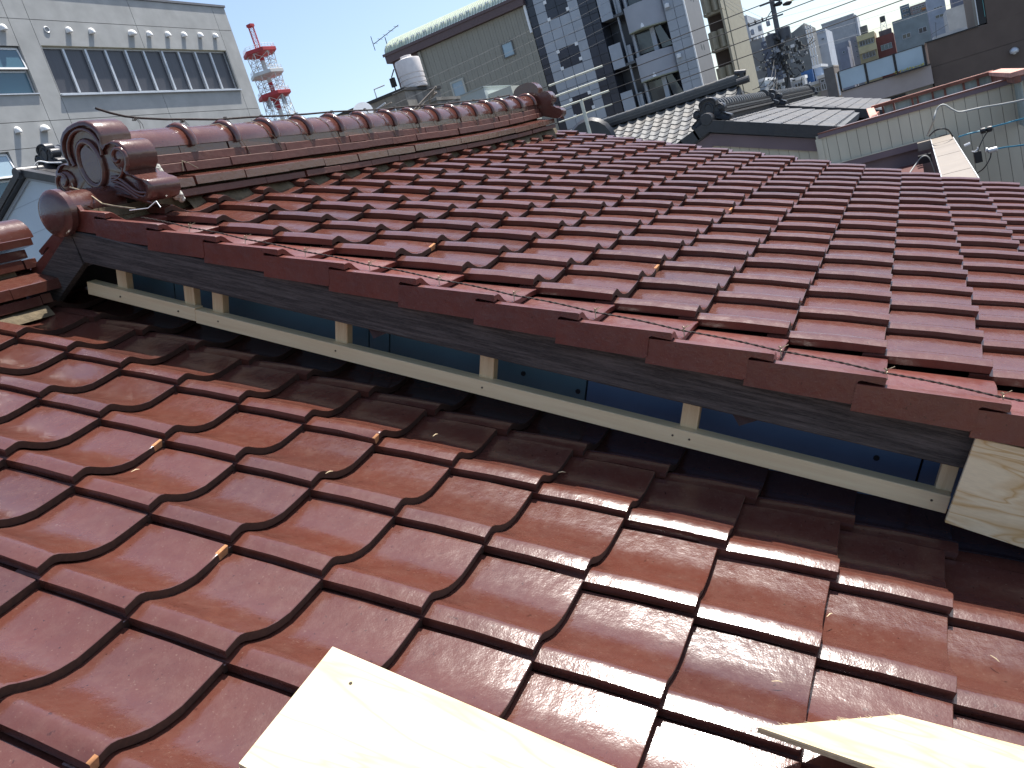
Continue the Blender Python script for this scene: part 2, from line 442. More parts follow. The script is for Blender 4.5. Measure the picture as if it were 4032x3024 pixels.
MB().tube([(1.50, 2.945, .442), (1.53, 2.87, .415), (1.56, 2.845, .35), (1.60, 2.835, .25), (1.63, 2.80, .19)], .0016, 5).build('tie_wire', COPW, ridge_l)

# ================================================================== the main house with the upper roof
house = thing('tiled_house', 'red glazed pantile roof with scrolled ridge ornaments and a gable opened up for repair', 'house', (4, 0, GROUND))
mb = MB(); mb.box(2.30, 6.25, -.55, 5.3, GROUND, -1.45)
mb.build('wall', stained('house_plaster', (.40, .37, .33), (.26, .23, .2)), house)
mb = MB()
a = [ptu(1.99, -.44, -.08), ptu(6.62, -.44, -.08), ptu(6.62, 3.15, -.08), ptu(1.99, 3.15, -.08)]
mb.hexa(a, [p+nrm(TH_U)*-.045 for p in a])
a = [(1.99, 2.62, .335), (6.62, 2.62, .335), (6.62, 5.6, -.92), (1.99, 5.6, -.92)]
mb.hexa(a, [Vector(p)+Vector((0, 0, -.06)) for p in a])
roof_u = mb.build('roof', UNDER, house)
def mesh_u(r, j):
    q = random.random()
    if (r, j) in ((1, 3), (2, 6)) or q > .996: return RT[4]
    return random.choice(RT[:3])
place_tiles(roof_u, 'roof_tile', mesh_u, OU, TH_U, lambda r: OU.x+TW*r, range(1, 18), lambda r: range(-1, 14), PITCH_U, None, 1.25)

# verge row: a pan with a flat plate hanging over the gable edge
def xv(y): return 1.855+.022*y
def verge_mesh(name, sgn=1):
    mb = MB()
    pr = [(0, 0), (.022, .0005), (.036, -.006), (.056, -.021), (.085, -.038), (.12, -.047), (.165, -.0495), (.205, -.0485), (.24, -.047), (.262, -.047), (.30, -.0515)]
    rows = [(0, -.0022), (.003, 0), (.12, 0), (.30, 0)]
    zz = lambda y, p: p-TILT*y
    T = [[(x, y*sgn, zz(y, p)+dz) for x, p in pr] for y, dz in rows]; mb.loft(T)
    Bt = [[(x, y*sgn, zz(y, p)-.0175) for x, p in pr] for y in (0.001, .30)]
    b = len(mb.v); mb.loft(Bt); n = len(pr)
    for i in range(n-1):
        mb.f.append([i, b+i, b+i+1, i+1]); mb.mi.append(0)
    mb.f.append([n-1, b+n-1, b+2*n-1, 4*n-1]); mb.mi.append(0)
    # hanging plate with a tab that laps the next plate
    poly = [(-.0, 0.0, -.0022), (-.0, .003, -.0006), (0, .30, zz(.30, 0)), (0, .30, -.093), (0, .060, -.079), (0, .054, -.072), (0, .056, -.0225), (0, .05, -.0185), (0, .0, -.0185)]
    mb.prism([(x, y*sgn, z) for x, y, z in poly], (.016, 0, 0))
    return mb.mesh(name, [REDV, CLAY], 38)
VM = verge_mesh('verge_tile_mesh')
for j in range(-1, 15):
    p = OU + down(TH_U)*(PITCH_U*j+.004) + nrm(TH_U)*.024
    M = Matrix.Translation((xv(p.y)+random.uniform(-.003, .003), p.y, p.z)) @ Matrix.Rotation(TH_U, 4, 'X') @ Matrix.Rotation(R(-1.2+random.uniform(-.3, .3)), 4, 'Z')
    link('verge_tile', VM, roof_u, M)
for k in range(4):      # verge of the hidden slope, running down to the left of the apex
    y = 2.80+k*.222; z = .352-(y-2.66)*.4216
    M = Matrix.Translation((1.915, y, z)) @ Matrix.Scale(-1, 4, (0, 1, 0)) @ Matrix.Rotation(TH_U, 4, 'X')
    link('verge_tile', VM, roof_u, M)

# twisted verge wire with its knots
mb = MB(); pts = []
for k in range(0, 230):
    j = -.9+k*.055; s = PITCH_U*j
    fr = j-math.floor(j)
    n_ = -.008+.003*math.sin(fr*math.pi)
    p = ptu(2.005+.02*(2-ptu(0, s, 0).y)*-.9 if False else 1.985+.022*ptu(0, s, 0).y, s, n_)
    pts.append(p)
for ph in (0, math.pi):
    mb.tube([p+Vector((.0018*math.cos(i*2.1+ph), 0, .0018*math.sin(i*2.1+ph))) for i, p in enumerate(pts)], .0017, 5)
mb.build('verge_wire', RUSTW, roof_u)
for j in range(0, 12):
    s = PITCH_U*j; c = ptu(1.985+.022*ptu(0, s, 0).y, s+.004, -.002)
    mb = MB()
    ring = [c+Vector((.006*math.cos(t), .003*math.sin(2*t), .006*math.sin(t))) for t in [q*math.pi/4 for q in range(9)]]
    mb.tube(ring, .0012, 4); mb.tube([c, c+Vector((.009, -.02, .004))], .0008, 4); mb.tube([c, c+Vector((-.004, -.014, .007))], .0008, 4)
    mb.tube([c, c+Vector((-.01, .0, -.02))], .0014, 4)
    mb.build('wire_knot', COPW, roof_u)

# ridge stack
def zr(x): return -.012*math.sin(math.pi*min(1, max(0, (x-2.2)/3.9))) + .03*max(0, (x-4.6)/1.5)**2
RX0, RX1 = 2.20, 6.08
ridge = MB()
ridge.loft([[(x, 2.50, .30+zr(x)), (x, 2.50, .40+zr(x)), (x, 2.555, .43+zr(x)), (x, 2.56, .55+zr(x)), (x, 2.645, .55+zr(x)), (x, 2.70, .42+zr(x)), (x, 2.70, .30+zr(x))] for x in [RX0+.05+k*.35 for k in range(11)]+[RX1]], 0, True, True)
ridge = ridge.build('ridge', EARTH, house)
mb = MB(); rings = []
for k in range(60):
    x = RX0+.15+k*.0655; q = random.uniform(-.014, .016)
    rings.append([(x, 2.452+q, .285), (x, 2.468+q*.6, .325+zr(x)+q*.2), (x, 2.48, .343+zr(x)), (x, 2.52, .345+zr(x)), (x, 2.52, .28)])
mb.loft(rings); mb.build('mortar_bed', EARTH, ridge, 60)
def both(parent, name, x0, x1, yf, yb, z0, z1, length, m, **k):
    course(parent, name, x0, x1, yf, yb, z0, z1, length, m, z_of=zr, **k)
course(ridge, 'ridge_course_tile', 2.30, RX1+.06, 2.445, 2.60, .345, .372, .262, REDW, z_of=zr, off=.1)
course(ridge, 'ridge_course_tile', 2.28, RX1+.04, 2.438, 2.56, .379, .413, .27, RED, z_of=zr, slope=.034, off=.6)
course(ridge, 'ridge_course_tile', 2.26, RX1, 2.512, 2.64, .449, .4835, .255, REDW, z_of=zr, off=.3)
course(ridge, 'ridge_course_tile', 2.25, RX1, 2.519, 2.64, .4855, .5195, .258, REDW, z_of=zr, off=.75)
course(ridge, 'ridge_course_tile', 2.24, RX1, 2.526, 2.66, .5215, .556, .262, RED, z_of=zr, off=.15)
course(ridge, 'ridge_course_tile', 2.30, RX1, 2.60, 2.78, .36, .40, .262, REDW, z_of=zr)
course(ridge, 'ridge_course_tile', 2.24, RX1, 2.645, 2.685, .45, .55, .262, REDW, z_of=zr)
def capmesh(x0, x1, last):
    mb = MB(); t_ = [-.12+(math.pi+.24)*q/14 for q in range(15)]
    ring = lambda x, r: [(x, 2.600+r*math.cos(a), .560+zr(x)+r*1.0*math.sin(a)) for a in t_]
    mb.loft([ring(x0, .074), ring(x0+.02, .077), ring(x1-.004, .080), ring(x1, .078)], 0, False, True)
    return mb
def ringmesh(xc):
    mb = MB(); t_ = [-.16+(math.pi+.32)*q/16 for q in range(17)]
    rings = []
    for a in t_:
        rr = []
        for k in range(8):
            b = 2*math.pi*k/8; rad = .083+.0145*math.cos(b)
            rr.append((xc+.019*math.sin(b), 2.600+rad*math.cos(a), .560+zr(xc)+rad*math.sin(a)))
        rings.append(rr)
    mb.loft(rings, 0, True, True); return mb
xr = 2.20; first = True
while xr < RX1-.1:
    L_ = .33 if first else .238
    x1 = min(xr+L_, RX1+.03)
    c = capmesh(xr, x1, False).build('ridge_cap_tile', RED, ridge, 45)
    if x1 < RX1: ringmesh(x1+.006).build('ridge_collar', RED, ridge, 60)
    xr = x1+.012; first = False

# scrolled ridge-end ornament: outline in (dy, z), mirrored
HALF = [(0, .352), (.035, .350), (.068, .341), (.096, .322), (.113, .296), (.118, .268), (.108, .245), (.112, .228), (.135, .240), (.165, .240), (.193, .226), (.209, .200), (.212, .170),
        (.200, .142), (.178, .124), (.190, .108), (.215, .098), (.228, .085), (.243, .078), (.262, .066), (.268, .045), (.262, .022), (.243, .006), (.215, .002), (.185, .010), (.150, .028), (.100, .052), (.05, .062), (0, .064)]
def ornament(parent, name, xf, xb, yc, zb, k, m, face=-1):
    pts = [(yc+dy*k, zb+dz*k) for dy, dz in HALF] + [(yc-dy*k, zb+dz*k) for dy, dz in HALF[-2:0:-1]]
    d = face*-1
    mb = MB(); r3 = 0.010*k
    cy, cz = yc, zb+.19*k
    ins = lambda f: [(cy+(y-cy)*f, cz+(z-cz)*f) for y, z in pts]
    rings = [[(xb, y, z) for y, z in pts], [(xf+d*r3, y, z) for y, z in pts], [(xf+d*r3*.3, y, z) for y, z in ins(.985)], [(xf, y, z) for y, z in ins(.955)],
             [(xf, y, z) for y, z in ins(.90)], [(xf+d*.012*k, y, z) for y, z in ins(.865)], [(xf+d*.017*k, y, z) for y, z in ins(.62)]]
    mb.loft(rings, 0, True, False)
    n = len(pts); e = len(mb.v)-n
    mb.add([(xf+d*.018*k, cy, cz)], []); ce = len(mb.v)-1
    for i in range(n): mb.f.append([e+i, e+(i+1) % n, ce]); mb.mi.append(0)
    mb.f.append(list(range(n))); mb.mi.append(0)
    o = mb.build(name, m, parent, 50)
    X = xf+d*.009*k
    def stroke(nm, seq, r): MB().tube([(X, yc+a*k, zb+b*k) for a, b in seq], [q*k for q in r] if hasattr(r, '__len__') else r*k, 8).build(nm, m, o, 60)
    # oval medallion
    mb = MB(); ring = [(X+d*.006*k, yc+.058*k*math.cos(t), zb+(.20+.082*math.sin(t))*k) for t in [2*math.pi*q/24 for q in range(25)]]
    mb.tube(ring, .0125*k, 8, caps=False); mb.build('oval_rim', m, o, 60)
    mb = MB(); ctr = (X+d*.002*k, yc, zb+.198*k); rg = [[(ctr[0]+d*(.014-.014*math.cos(math.pi/2*(1-f)))*k*1.2, yc+.045*f*k*math.cos(t), ctr[2]+.066*f*k*math.sin(t)) for t in [2*math.pi*q/20 for q in range(20)]] for f in (1, .8, .5, .1)]
    mb.loft(rg, 0, True, True); mb.build('oval_boss', m, o, 60)
    # upper arch moulding
    stroke('arch_moulding', [(.088*math.cos(t), .245+.080*math.sin(t)) for t in [math.pi*q/16-.35 for q in range(21)] if True], .0075)
    for s in (-1, 1):
        c0 = (.163*s, .178)
        mb = MB().lathe([(.001, -.007*k*d*-1*-1), (.02*k, -.0065*k*d), (.038*k, -.002*k*d), (.046*k, .006*k*d), (.046*k, .03*k*d)], (xf+d*.006*k, yc+c0[0]*k, zb+c0[1]*k), 18, 0, 'X')
        mb.build('scroll_body', m, o, 60)
        sp = [(c0[0]+s*(.046-.0034*q)*math.cos(-.9+q*.55), c0[1]+(.046-.0034*q)*math.sin(-.9+q*.55)) for q in range(12)]
        MB().tube([(xf+d*(.002-.0006*q)*k, yc+a*k, zb+b*k) for q, (a, b) in enumerate(sp)], [q*k for q in [.0085]*8+[.008, .007, .006, .005]], 8).build('scroll', m, o, 60)
        for w_ in range(3):
            stroke('wave_fold', [(s*(.085+.03*q), .128-.016*w_-.022*q+.010*math.sin(q*1.5)*(1-.2*w_)) for q in [v*.5 for v in range(11)]], [.0065]*10+[.003])
        stroke('volute_fold', [(s*(.10+.055*math.sin(t)), .135-.03*math.cos(t)+.01) for t in [v*.25-.4 for v in range(9)]], .0065)
    return o
ornament(house, 'ridge_ornament', 2.085, 2.215, 2.592, .336, .97, RED)
ornament(house, 'ridge_ornament', 6.19, 6.09, 2.595, .43, .93, RED, 1)
# round-ended apex tile under the near ornament
mb = MB(); n = 20
mb.lathe([(.001, -.005), (.055, -.004), (.074, .001), (.081, .009), (.081, .032), (.075, .036), (.068, .038), (.068, .25)], (1.868, 2.580, .378), 24, 0, 'X')
mb.build('apex_round_tile', RED, ridge, 40)
mb = MB()
mb.box(1.93, 2.30, 2.49, 2.68, .30, .36); mb.build('apex_bed', EARTH, ridge)
# crumbling white plaster behind the ornament
for c, r in (((2.262, 2.475, .452), .028), ((2.275, 2.50, .435), .026), ((2.245, 2.49, .478), .02), ((2.262, 2.462, .425), .02), ((2.27, 2.425, .352), .021), ((2.285, 2.43, .336), .015)):
    mb = MB(); prof = []
    rings = []
    for i in range(6):
        ph = -math.pi/2+math.pi*i/5
        rings.append([(c[0]+(r*math.cos(ph)+.001)*math.cos(t)*random.uniform(.75, 1.2), c[1]+(r*math.cos(ph)+.001)*math.sin(t)*random.uniform(.7, 1.1), c[2]+r*math.sin(ph)*random.uniform(.8, 1.1)) for t in [2*math.pi*q/9 for q in range(9)]])
    mb.loft(rings, 0, True, True); mb.build('plaster_lump', MORT, ridge)
# wires over the ornament foot and the ridge
def wire(parent, pts, r=.0017, m=COPW, nm='tie_wire'): return MB().tube(pts, r, 5).build(nm, m, parent, 60)
wire(ridge, [(2.045, 2.66, .485), (2.02, 2.63, .462), (1.985, 2.60, .462), (2.0, 2.55, .43), (1.98, 2.47, .37), (1.98, 2.41, .345), (1.985, 2.33, .315)], .0025)
wire(ridge, [(1.96, 2.33, .313), (1.975, 2.26, .300), (2.0, 2.24, .315)], .0016, ALU)
wire(ridge, [(2.0, 2.24, .315), (1.99, 2.22, .29)], .0016, ALU)
wire(ridge, [(2.42, 2.51, .447), (2.425, 2.505, .475), (2.435, 2.512, .487), (2.455, 2.50, .472), (2.485, 2.495, .448)])
for k, xw in enumerate([2.78, 2.99, 3.22, 3.44, 3.70, 3.95, 4.2, 4.45, 4.7, 4.95, 5.2, 5.5]):
    q = zr(xw); dx = .05
    pts = [(xw+dx*t_, 2.60+.0825*math.cos(a), .56+q+.0825*math.sin(a)) for t_, a in [(-1, 1.9), (-.8, 1.57), (-.5, 1.1), (-.2, .6), (0, .1)]]
    pts = [(x, 2.60-(y-2.60), z) for x, y, z in pts]
    pts += [(xw+.02, 2.516, .552+q), (xw+.035, 2.515, .52+q), (xw+.05, 2.519, .485+q), (xw+.062, 2.518, .455+q)]
    wire(ridge, pts, .0015)
# rusty rod carried above the ridge
rod = [(2.215, 2.60, .727), (2.27, 2.60, .708), (2.33, 2.60, .692), (2.40, 2.60, .682), (2.52, 2.60, .671), (2.66, 2.60, .664)]
x = 2.8
while x < 6.0: rod.append((x, 2.60+.003*math.sin(x*5), .662+zr(x)+.002*math.sin(x*9))); x += .2
MB().tube(rod, .0045, 8).build('rusty_rod', RUSTW, ridge, 60)
for k, xw in enumerate([2.37, 2.60, 2.84, 3.07, 3.32, 3.6, 3.9, 4.2, 4.5, 4.85, 5.2, 5.6]):
    q = zr(xw); zt = .682 if k == 0 else .664
    mb = MB()
    for t_ in range(3):
        mb.tube([(xw+t_*.006-.006+.006*math.cos(a), 2.60+.007*math.sin(a), zt+q+.007*math.cos(a)) for a in [v*math.pi/3 for v in range(7)]], .0013, 4)
    mb.tube([(xw, 2.595, zt+q), (xw+.006, 2.59, zt+q-.02), (xw-.004, 2.585, .64+q)], .0012, 4)
    mb.tube([(xw+.012, 2.60, zt+q), (xw+.018, 2.592, zt+q-.022), (xw+.014, 2.588, .64+q)], .0012, 4)
    mb.build('rod_tie', RUSTW, ridge)

# ------------------------------------------------------------------ gable: bargeboards, new timber, blue sheathing
gable = MB()
P = lambda x, s, n_: ptu(x, s, n_)
gable.prism([P(2.20, -.44, -.1), P(2.20, 2.75, -.1), P(2.20, 2.75, -1.2), P(2.20, -.44, -.6)], (.05, 0, 0))
gable = gable.build('gable', UNDER, house)
def board(name, m, x0, x1, s0, s1, n0, n1, parent=None, cut0=0.0, cut1=0.0):
    """plank lying along the slope; cut0/cut1 shift the lower edge at each end (plumb or mitre cuts)"""
    a = [P(x0, s0, n1), P(x0, s1, n1), P(x0, s1+cut1, n0), P(x0, s0+cut0, n0)]
    return MB().hexa(a, [p+Vector((x1-x0, 0, 0)) for p in a]).build(name, m, parent or gable)
def beveled(o, w=.002):
    bm = bmesh.new(); bm.from_mesh(o.data); bmesh.ops.bevel(bm, geom=bm.edges[:]+bm.verts[:], offset=w, segments=1, affect='EDGES'); bm.to_mesh(o.data); bm.free()
    return o
bb = beveled(board('bargeboard', OLDW, 1.905, 1.935, -.42, 3.2, -.166, -.062, cut0=.05), .003)
# left board, mirrored about the apex
ax = P(1.905, -.42, -.062).y
def mir(p): return Vector((p.x, 2*ax-p.y, p.z))
a = [mir(P(1.906, -.42, -.062)), mir(P(1.906, 1.2, -.062)), mir(P(1.906, 1.2, -.172)), mir(P(1.906, -.37, -.172))]
MB().hexa(a, [p+Vector((.03, 0, 0)) for p in a]).build('bargeboard', OLDW, gable)
# trim tiles under the verge shadow
beveled(board('timber_batten', PINE, 1.957, 1.995, -.435, .074, -.306, -.259), .0015)
beveled(board('timber_batten', PINE, 1.955, 1.993, .0765, 2.395, -.310, -.263), .0015)
for s in (-.288, .026, .155, .652, 1.160, 1.760, 2.378):
    w_ = .023 if s < 2.3 else .018; d_ = random.uniform(-.004, .004)
    a = [P(1.982, s-w_, -.12), P(1.982, s+w_, -.12), P(1.982, s+w_+d_, -.275), P(1.982, s-w_+d_, -.275)]
    beveled(MB().hexa(a, [p+Vector((.03, 0, 0)) for p in a]).build('timber_stud', PINEV, gable), .0015)
for s in (-.265, -.01, .17, .655, 1.165, 1.765, 1.735, 2.36):
    p = P(1.955, s+random.uniform(-.01, .01), -.284)
    MB().lathe([(.003, -.0012), (.003, .002)], p, 8, 0, 'X').build('screw_head', STEEL, gable)
# blue sheathing, vertical sheets inside with a strip behind the bargeboard
seams = [-.43, -.19, .66, .74, 1.425, 2.335, 2.75]
for k in range(len(seams)-1):
    s0, s1 = seams[k]+.003, seams[k+1]-.003
    board('sheathing_panel', BLUE if k in (4, 5) else BLUE2, 2.125, 2.14, s0, s1, -.47, -.215)
for k in range(3):
    s0, s1 = (-.43, .70, 1.425, 2.75)[k]+.003, (-.43, .70, 1.425, 2.75)[k+1]-.003
    board('sheathing_strip', BLUE if k == 2 else BLUE2, 2.035, 2.115, s0, s1, -.195, -.175)
for s, n_ in ((1.40, -.30), (1.22, -.285), (2.23, -.285)):
    p = P(2.124, s, n_); MB().lathe([(.008, -.002), (.008, .001)], p, 8, 0, 'X').build('nail_head', BLACK, gable)
for s in (.80, 1.885):
    a = [P(1.937, s-.035, -.15), P(1.937, s+.07, -.165), P(1.925, s+.01, -.200)]
    MB().prism(a, (.004, 0, 0)).build('rusty_flap', mat('flap_rust_%d' % int(s*10), (.05, .03, .03), .8, .4, 40), gable)
# nailed plywood sheet closing the right end
a = [P(1.868, 2.391, -.072), P(1.868, 4.0, -.072), P(1.868, 4.0, -.42), P(1.868, 2.385, -.289)]
o = MB().hexa(a, [p+Vector((.012, 0, 0)) for p in a]).build('plywood_panel', PLYV, gable); beveled(o, .001)
MB().hexa([P(1.885, 2.42, -.08), P(1.885, 4.0, -.08), P(1.885, 4.0, -.2), P(1.885, 2.42, -.2)], [P(1.90, 2.42, -.08), P(1.90, 4.0, -.08), P(1.90, 4.0, -.2), P(1.90, 2.42, -.2)]).build('packing_board', OLDW, gable)

# ------------------------------------------------------------------ loose plywood and splinters on the annex roof
def sheet(name, label, corners, th, grp=None):
    a = [ptl(*c) for c in corners]
    nn = (a[1]-a[0]).cross(a[3]-a[0]).normalized()
    if nn.z < 0: nn = -nn
    c0 = sum(a, Vector())/len(a)
    xa = (a[1]-a[0]).normalized() if False else Vector((0, -math.cos(TH_L), -math.sin(TH_L)))
    ya = nn.cross(xa).normalized(); xa = ya.cross(nn)
    M = Matrix((( xa.x, ya.x, nn.x, c0.x), (xa.y, ya.y, nn.y, c0.y), (xa.z, ya.z, nn.z, c0.z), (0, 0, 0, 1)))
    Mi = M.inverted(); q = [Mi @ p for p in a]; n = len(q)
    # plies: face veneer proud of the core layers
    mb = MB()
    t1 = th*.36
    mb.prism([(p.x, p.y, -t1) for p in q], (0, 0, t1), 0)
    mb.prism([(p.x*.9985, p.y*.9985, -th*.70) for p in q], (0, 0, th*.70-t1-.0002), 1)
    mb.prism([(p.x, p.y, -th) for p in q], (0, 0, th*.3-.0002), 1)
    o = link(name, mb.mesh(name, [PLY, PLYE]), None, M)
    tag(o, label, 'plywood sheet'); return o
p1 = sheet('plywood_offcut', 'long bright plywood sheet lying flat over the nearest tiles with its square end upslope', [(.885, 1.765, .0265), (.629, 1.793, .0265), (.60, 2.75, .0265), (.872, 2.75, .0265)], .012)
p2 = sheet('plywood_offcut', 'smaller pale plywood offcut with a splintered diagonal end, beside the larger flat sheet', [(1.043, 2.443, .042), (1.19, 2.645, .036), (1.262, 3.10, .030), (1.075, 3.10, .034)], .011)
for k in range(26):   # splinters on the diagonal cut
    f = random.random(); a = ptl(1.043, 2.443, .042).lerp(ptl(1.19, 2.645, .036), f)
    d = Vector((random.uniform(-.004, .004), random.uniform(.0, .012), random.uniform(.0, .006)))
    MB().tube([a+Vector((0, -.002, -.001)), a+d], [.0009, .0002], 4).build('splinter', STRAW, p2)
for p, x, s in ((p1, .83, 1.84), ):
    c = ptl(x, s, .0268); MB().lathe([(.003, 0), (.003, .0012)], c, 8).build('nail_head', STEEL, p)
for k, (r_, j_, an) in enumerate(((1.55, 11.05, .5), (1.65, 12.35, 2.3), (.62, 10.75, 1.2), (.45, 4.25, .3), (1.15, 6.1, .4), (2.3, 6.6, .2), (2.5, 8.1, 1.0))):
    c = ptl(OL.x+TW*r_, PITCH_L*j_, -.022 if (r_ % 1) > .3 else .012)
    d = Vector((math.cos(an), -math.sin(an)*.9, -math.sin(an)*.38))*.010
    o = MB().tube([c-d, c+d*.2+Vector((0, 0, .002)), c+d], [.0006, .0012, .0004], 4).build('wood_splinter', STRAW)
    tag(o, 'tiny pale wood splinter lying loose on the foreground red tiles', 'splinter', 'wood splinters on the foreground tiles')


# ================================================================== the town
def bx(mb, x0, x1, y0, y1, z0, z1, m=0): return mb.box(min(x0, x1), max(x0, x1), min(y0, y1), max(y0, y1), min(z0, z1), max(z0, z1), m)
def part_box(name, m, parent, x0, x1, y0, y1, z0, z1): return bx(MB(), x0, x1, y0, y1, z0, z1).build(name, m, parent)
def window_x(parent, X, y0, y1, z0, z1, fr, gl, t=.05, cols=1, rows=1, d=.08, name='window'):
    """window in a wall that faces -X: frame proud, glazing set back"""
    y0, y1 = min(y0, y1), max(y0, y1); mb = MB()
    for a, b in ((y0, y0+t), (y1-t, y1)): mb.box(X-.03, X+d, a, b, z0, z1)
    for a, b in ((z0, z0+t), (z1-t, z1)): mb.box(X-.03, X+d, y0+t, y1-t, a, b)
    for c in range(1, cols): yy = y0+(y1-y0)*c/cols; mb.box(X-.02, X+d, yy-t/2, yy+t/2, z0+t, z1-t)
    for c in range(1, rows): zz = z0+(z1-z0)*c/rows; mb.box(X-.015, X+d, y0+t, y1-t, zz-t/2, zz+t/2)
    f = mb.build(name, fr, parent)
    bx(MB(), X+d*.2, X+d*.7, y0+t*.6, y1-t*.6, z0+t*.6, z1-t*.6).build('pane', gl, f)
    return f

# ---------------------------------------------------------------- white office building (left)
KW = 26/16; YW = 26.0
office = thing('office_building', 'large off-white rendered building at the left with a ribbon of dark blinds', 'building', (24, 30, GROUND))
def panel(xa, xb, za, zb, holes, th=.06, name='facade_panel'):
    xs = sorted({xa, xb, *[v for h in holes for v in h[:2] if xa < v < xb]}); zs = sorted({za, zb, *[v for h in holes for v in h[2:] if za < v < zb]})
    mb = MB()
    for i in range(len(xs)-1):
        for j in range(len(zs)-1):
            cx_, cz_ = (xs[i]+xs[i+1])/2, (zs[j]+zs[j+1])/2
            if any(h[0] < cx_ < h[1] and h[2] < cz_ < h[3] for h in holes): continue
            mb.box(xs[i], xs[i+1], YW, YW+th, zs[j], zs[j+1])
    if mb.v: mb.build(name, WHITEB, office)
HB = (12.90*KW, 18.44*KW, 4.80*KW, 5.85*KW)
HL = (11.88*KW-.9, 12.38*KW, 4.84*KW, 5.82*KW)
HL2 = (11.2*KW-1.7, 11.2*KW, 2.62*KW, 3.70*KW)
holes = [HB, HL, HL2]
gx = [5.0, 9.6*KW, 12.39*KW, 12.88*KW, 15.68*KW, 18.47*KW, 18.95*KW]; gz = [GROUND, 0.0, 2.2*KW, 3.73*KW, 4.265*KW, 6.385*KW, 7.0*KW]
gap = .010
for i in range(len(gx)-1):
    for j in range(len(gz)-1): panel(gx[i]+gap, gx[i+1]-gap*(i < len(gx)-2), gz[j]+gap, gz[j+1]-gap, holes)
core = MB()
core.box(gx[0], gx[-1]-.001, YW+.06, YW+.10, GROUND, HL2[2]); core.box(gx[0], gx[-1]-.001, YW+.06, YW+.10, HB[3]+.01, 7.0*KW)
core.box(HB[1], gx[-1]-.001, YW+.06, YW+.10, HL2[2], HB[3]+.01); core.box(HL[1], HB[0], YW+.06, YW+.10, HL2[2], HB[3]+.01)
core.box(HL2[1], HL[1], YW+.06, YW+.10, HL2[2], HL[2]); core.box(HL[1], HB[1], YW+.061, YW+.10, HL2[2], HB[2])
core.box(gx[0], HL2[0], YW+.06, YW+.10, HL2[2], HL[2]); core.box(gx[0], HL[0], YW+.06, YW+.10, HL[2], HB[3]+.01); core.box(HL2[0], HL2[1], YW+.06, YW+.10, HL2[3], HL[2])
core.box(gx[0], gx[-1]-.02, YW+.5, 42, GROUND, 6.99*KW)
core.build('wall', GROOVE, office)
part_box('end_wall', WHITEB, office, gx[-1]-.15, gx[-1], YW+.101, 42, GROUND, 7.0*KW)
part_box('parapet_cap', mat('parapet_metal', (.16, .16, .17), .5, .1, 6), office, gx[0]-.05, gx[-1]+.05, YW-.05, 42.05, 7.0*KW, 7.0*KW+.09)
part_box('rooftop_box', WPAINT, office, 15*KW, 16.9*KW, YW+2.5, YW+5, 7.06*KW, 7.6*KW)
# ribbon window: ten blind-backed lights, mullions and sill
mb = MB(); x0, x1, z0, z1 = HB
mb.box(x0, x1, YW+.14, YW+.20, z0, z0+.09); mb.box(x0, x1, YW+.14, YW+.20, z1-.07, z1)
mb.box(x0, x0+.04, YW+.14, YW+.20, z0+.09, z1-.07); mb.box(x1-.04, x1, YW+.14, YW+.20, z0+.09, z1-.07)
rib = mb.build('window', ALU, office)
for k in range(10):
    xa = x0+(x1-x0)*k/10; xb = x0+(x1-x0)*(k+1)/10
    part_box('pane', BLIND, rib, xa+.045, xb-.045, YW+.19, YW+.21, z0+.09, z1-.07)
    if k: part_box('mullion', ALU, rib, xa-.045, xa+.045, YW+.075 if k % 2 == 0 else YW+.11, YW+.205, z0+.091, z1-.071)
part_box('sill', ALU, rib, x0-.02, x1+.02, YW-.10, YW+.15, z0-.06, z0-.002)
part_box('reveal_lining', mat('sealant_yellow', (.42, .40, .30), .7, .1, 3), rib, x0, x1, YW+.001, YW+.14, z1-.012, z1-.001)
# awning windows
def awning(h, tilt):
    x0, x1, z0, z1 = h; zm = z0+(z1-z0)*.50; t = .05
    mb = MB()
    for a, b in ((x0, x0+t), (x1-t, x1)): mb.box(a, b, YW+.12, YW+.18, z0, z1)
    for a, b in ((z0, z0+t), (z1-t, z1), (zm-.06, zm+.02)): mb.box(x0+t, x1-t, YW+.12, YW+.18, a, b)
    f = mb.build('window', ALU, office)
    part_box('pane', GLSB, f, x0+.03, x1-.03, YW+.145, YW+.155, z0+.04, zm-.05)
    M = Matrix.Translation((0, YW+.12, z1-.06)) @ Matrix.Rotation(-R(tilt), 4, 'X'); hh = z1-zm-.06
    mb = MB()
    for a, b in ((x0+.03, x0+.08), (x1-.08, x1-.03)): mb.box(a, b, -.03, .02, -hh, 0, 0, M)
    for a, b in ((-hh, -hh+.06), (-.05, 0)): mb.box(x0+.08, x1-.08, -.03, .02, a, b, 0, M)
    sa = mb.build('sash', WPAINT, f)
    MB().box(x0+.06, x1-.06, -.008, .004, -hh+.05, -.04, 0, M).build('pane', GLSL if tilt > 10 else GLSB, f)
    part_box('sill', ALU, f, x0-.02, x1+.02, YW-.06, YW+.12, z0-.04, z0-.001)
awning(HL, 9); awning(HL2, 14)
def hood(x, z, w):
    mb = MB(); rings = []
    for i in range(7):
        a = math.pi/2*i/6
        rings.append([(x+w/2*math.cos(t), YW-.01-(.20*w/.2)*math.sin(a)*math.sin(t)**.6 if 0 < t < math.pi else YW-.01, z-.12+(.22)*math.cos(a)*(.25+.75*math.sin(t))) for t in [math.pi*q/10 for q in range(11)]])
    mb.loft(rings); n = 11; e = len(mb.v)-n
    mb.f.append([e+k for k in range(n)]); mb.mi.append(0)
    mb.build('vent_hood', WPAINT, office, 60)
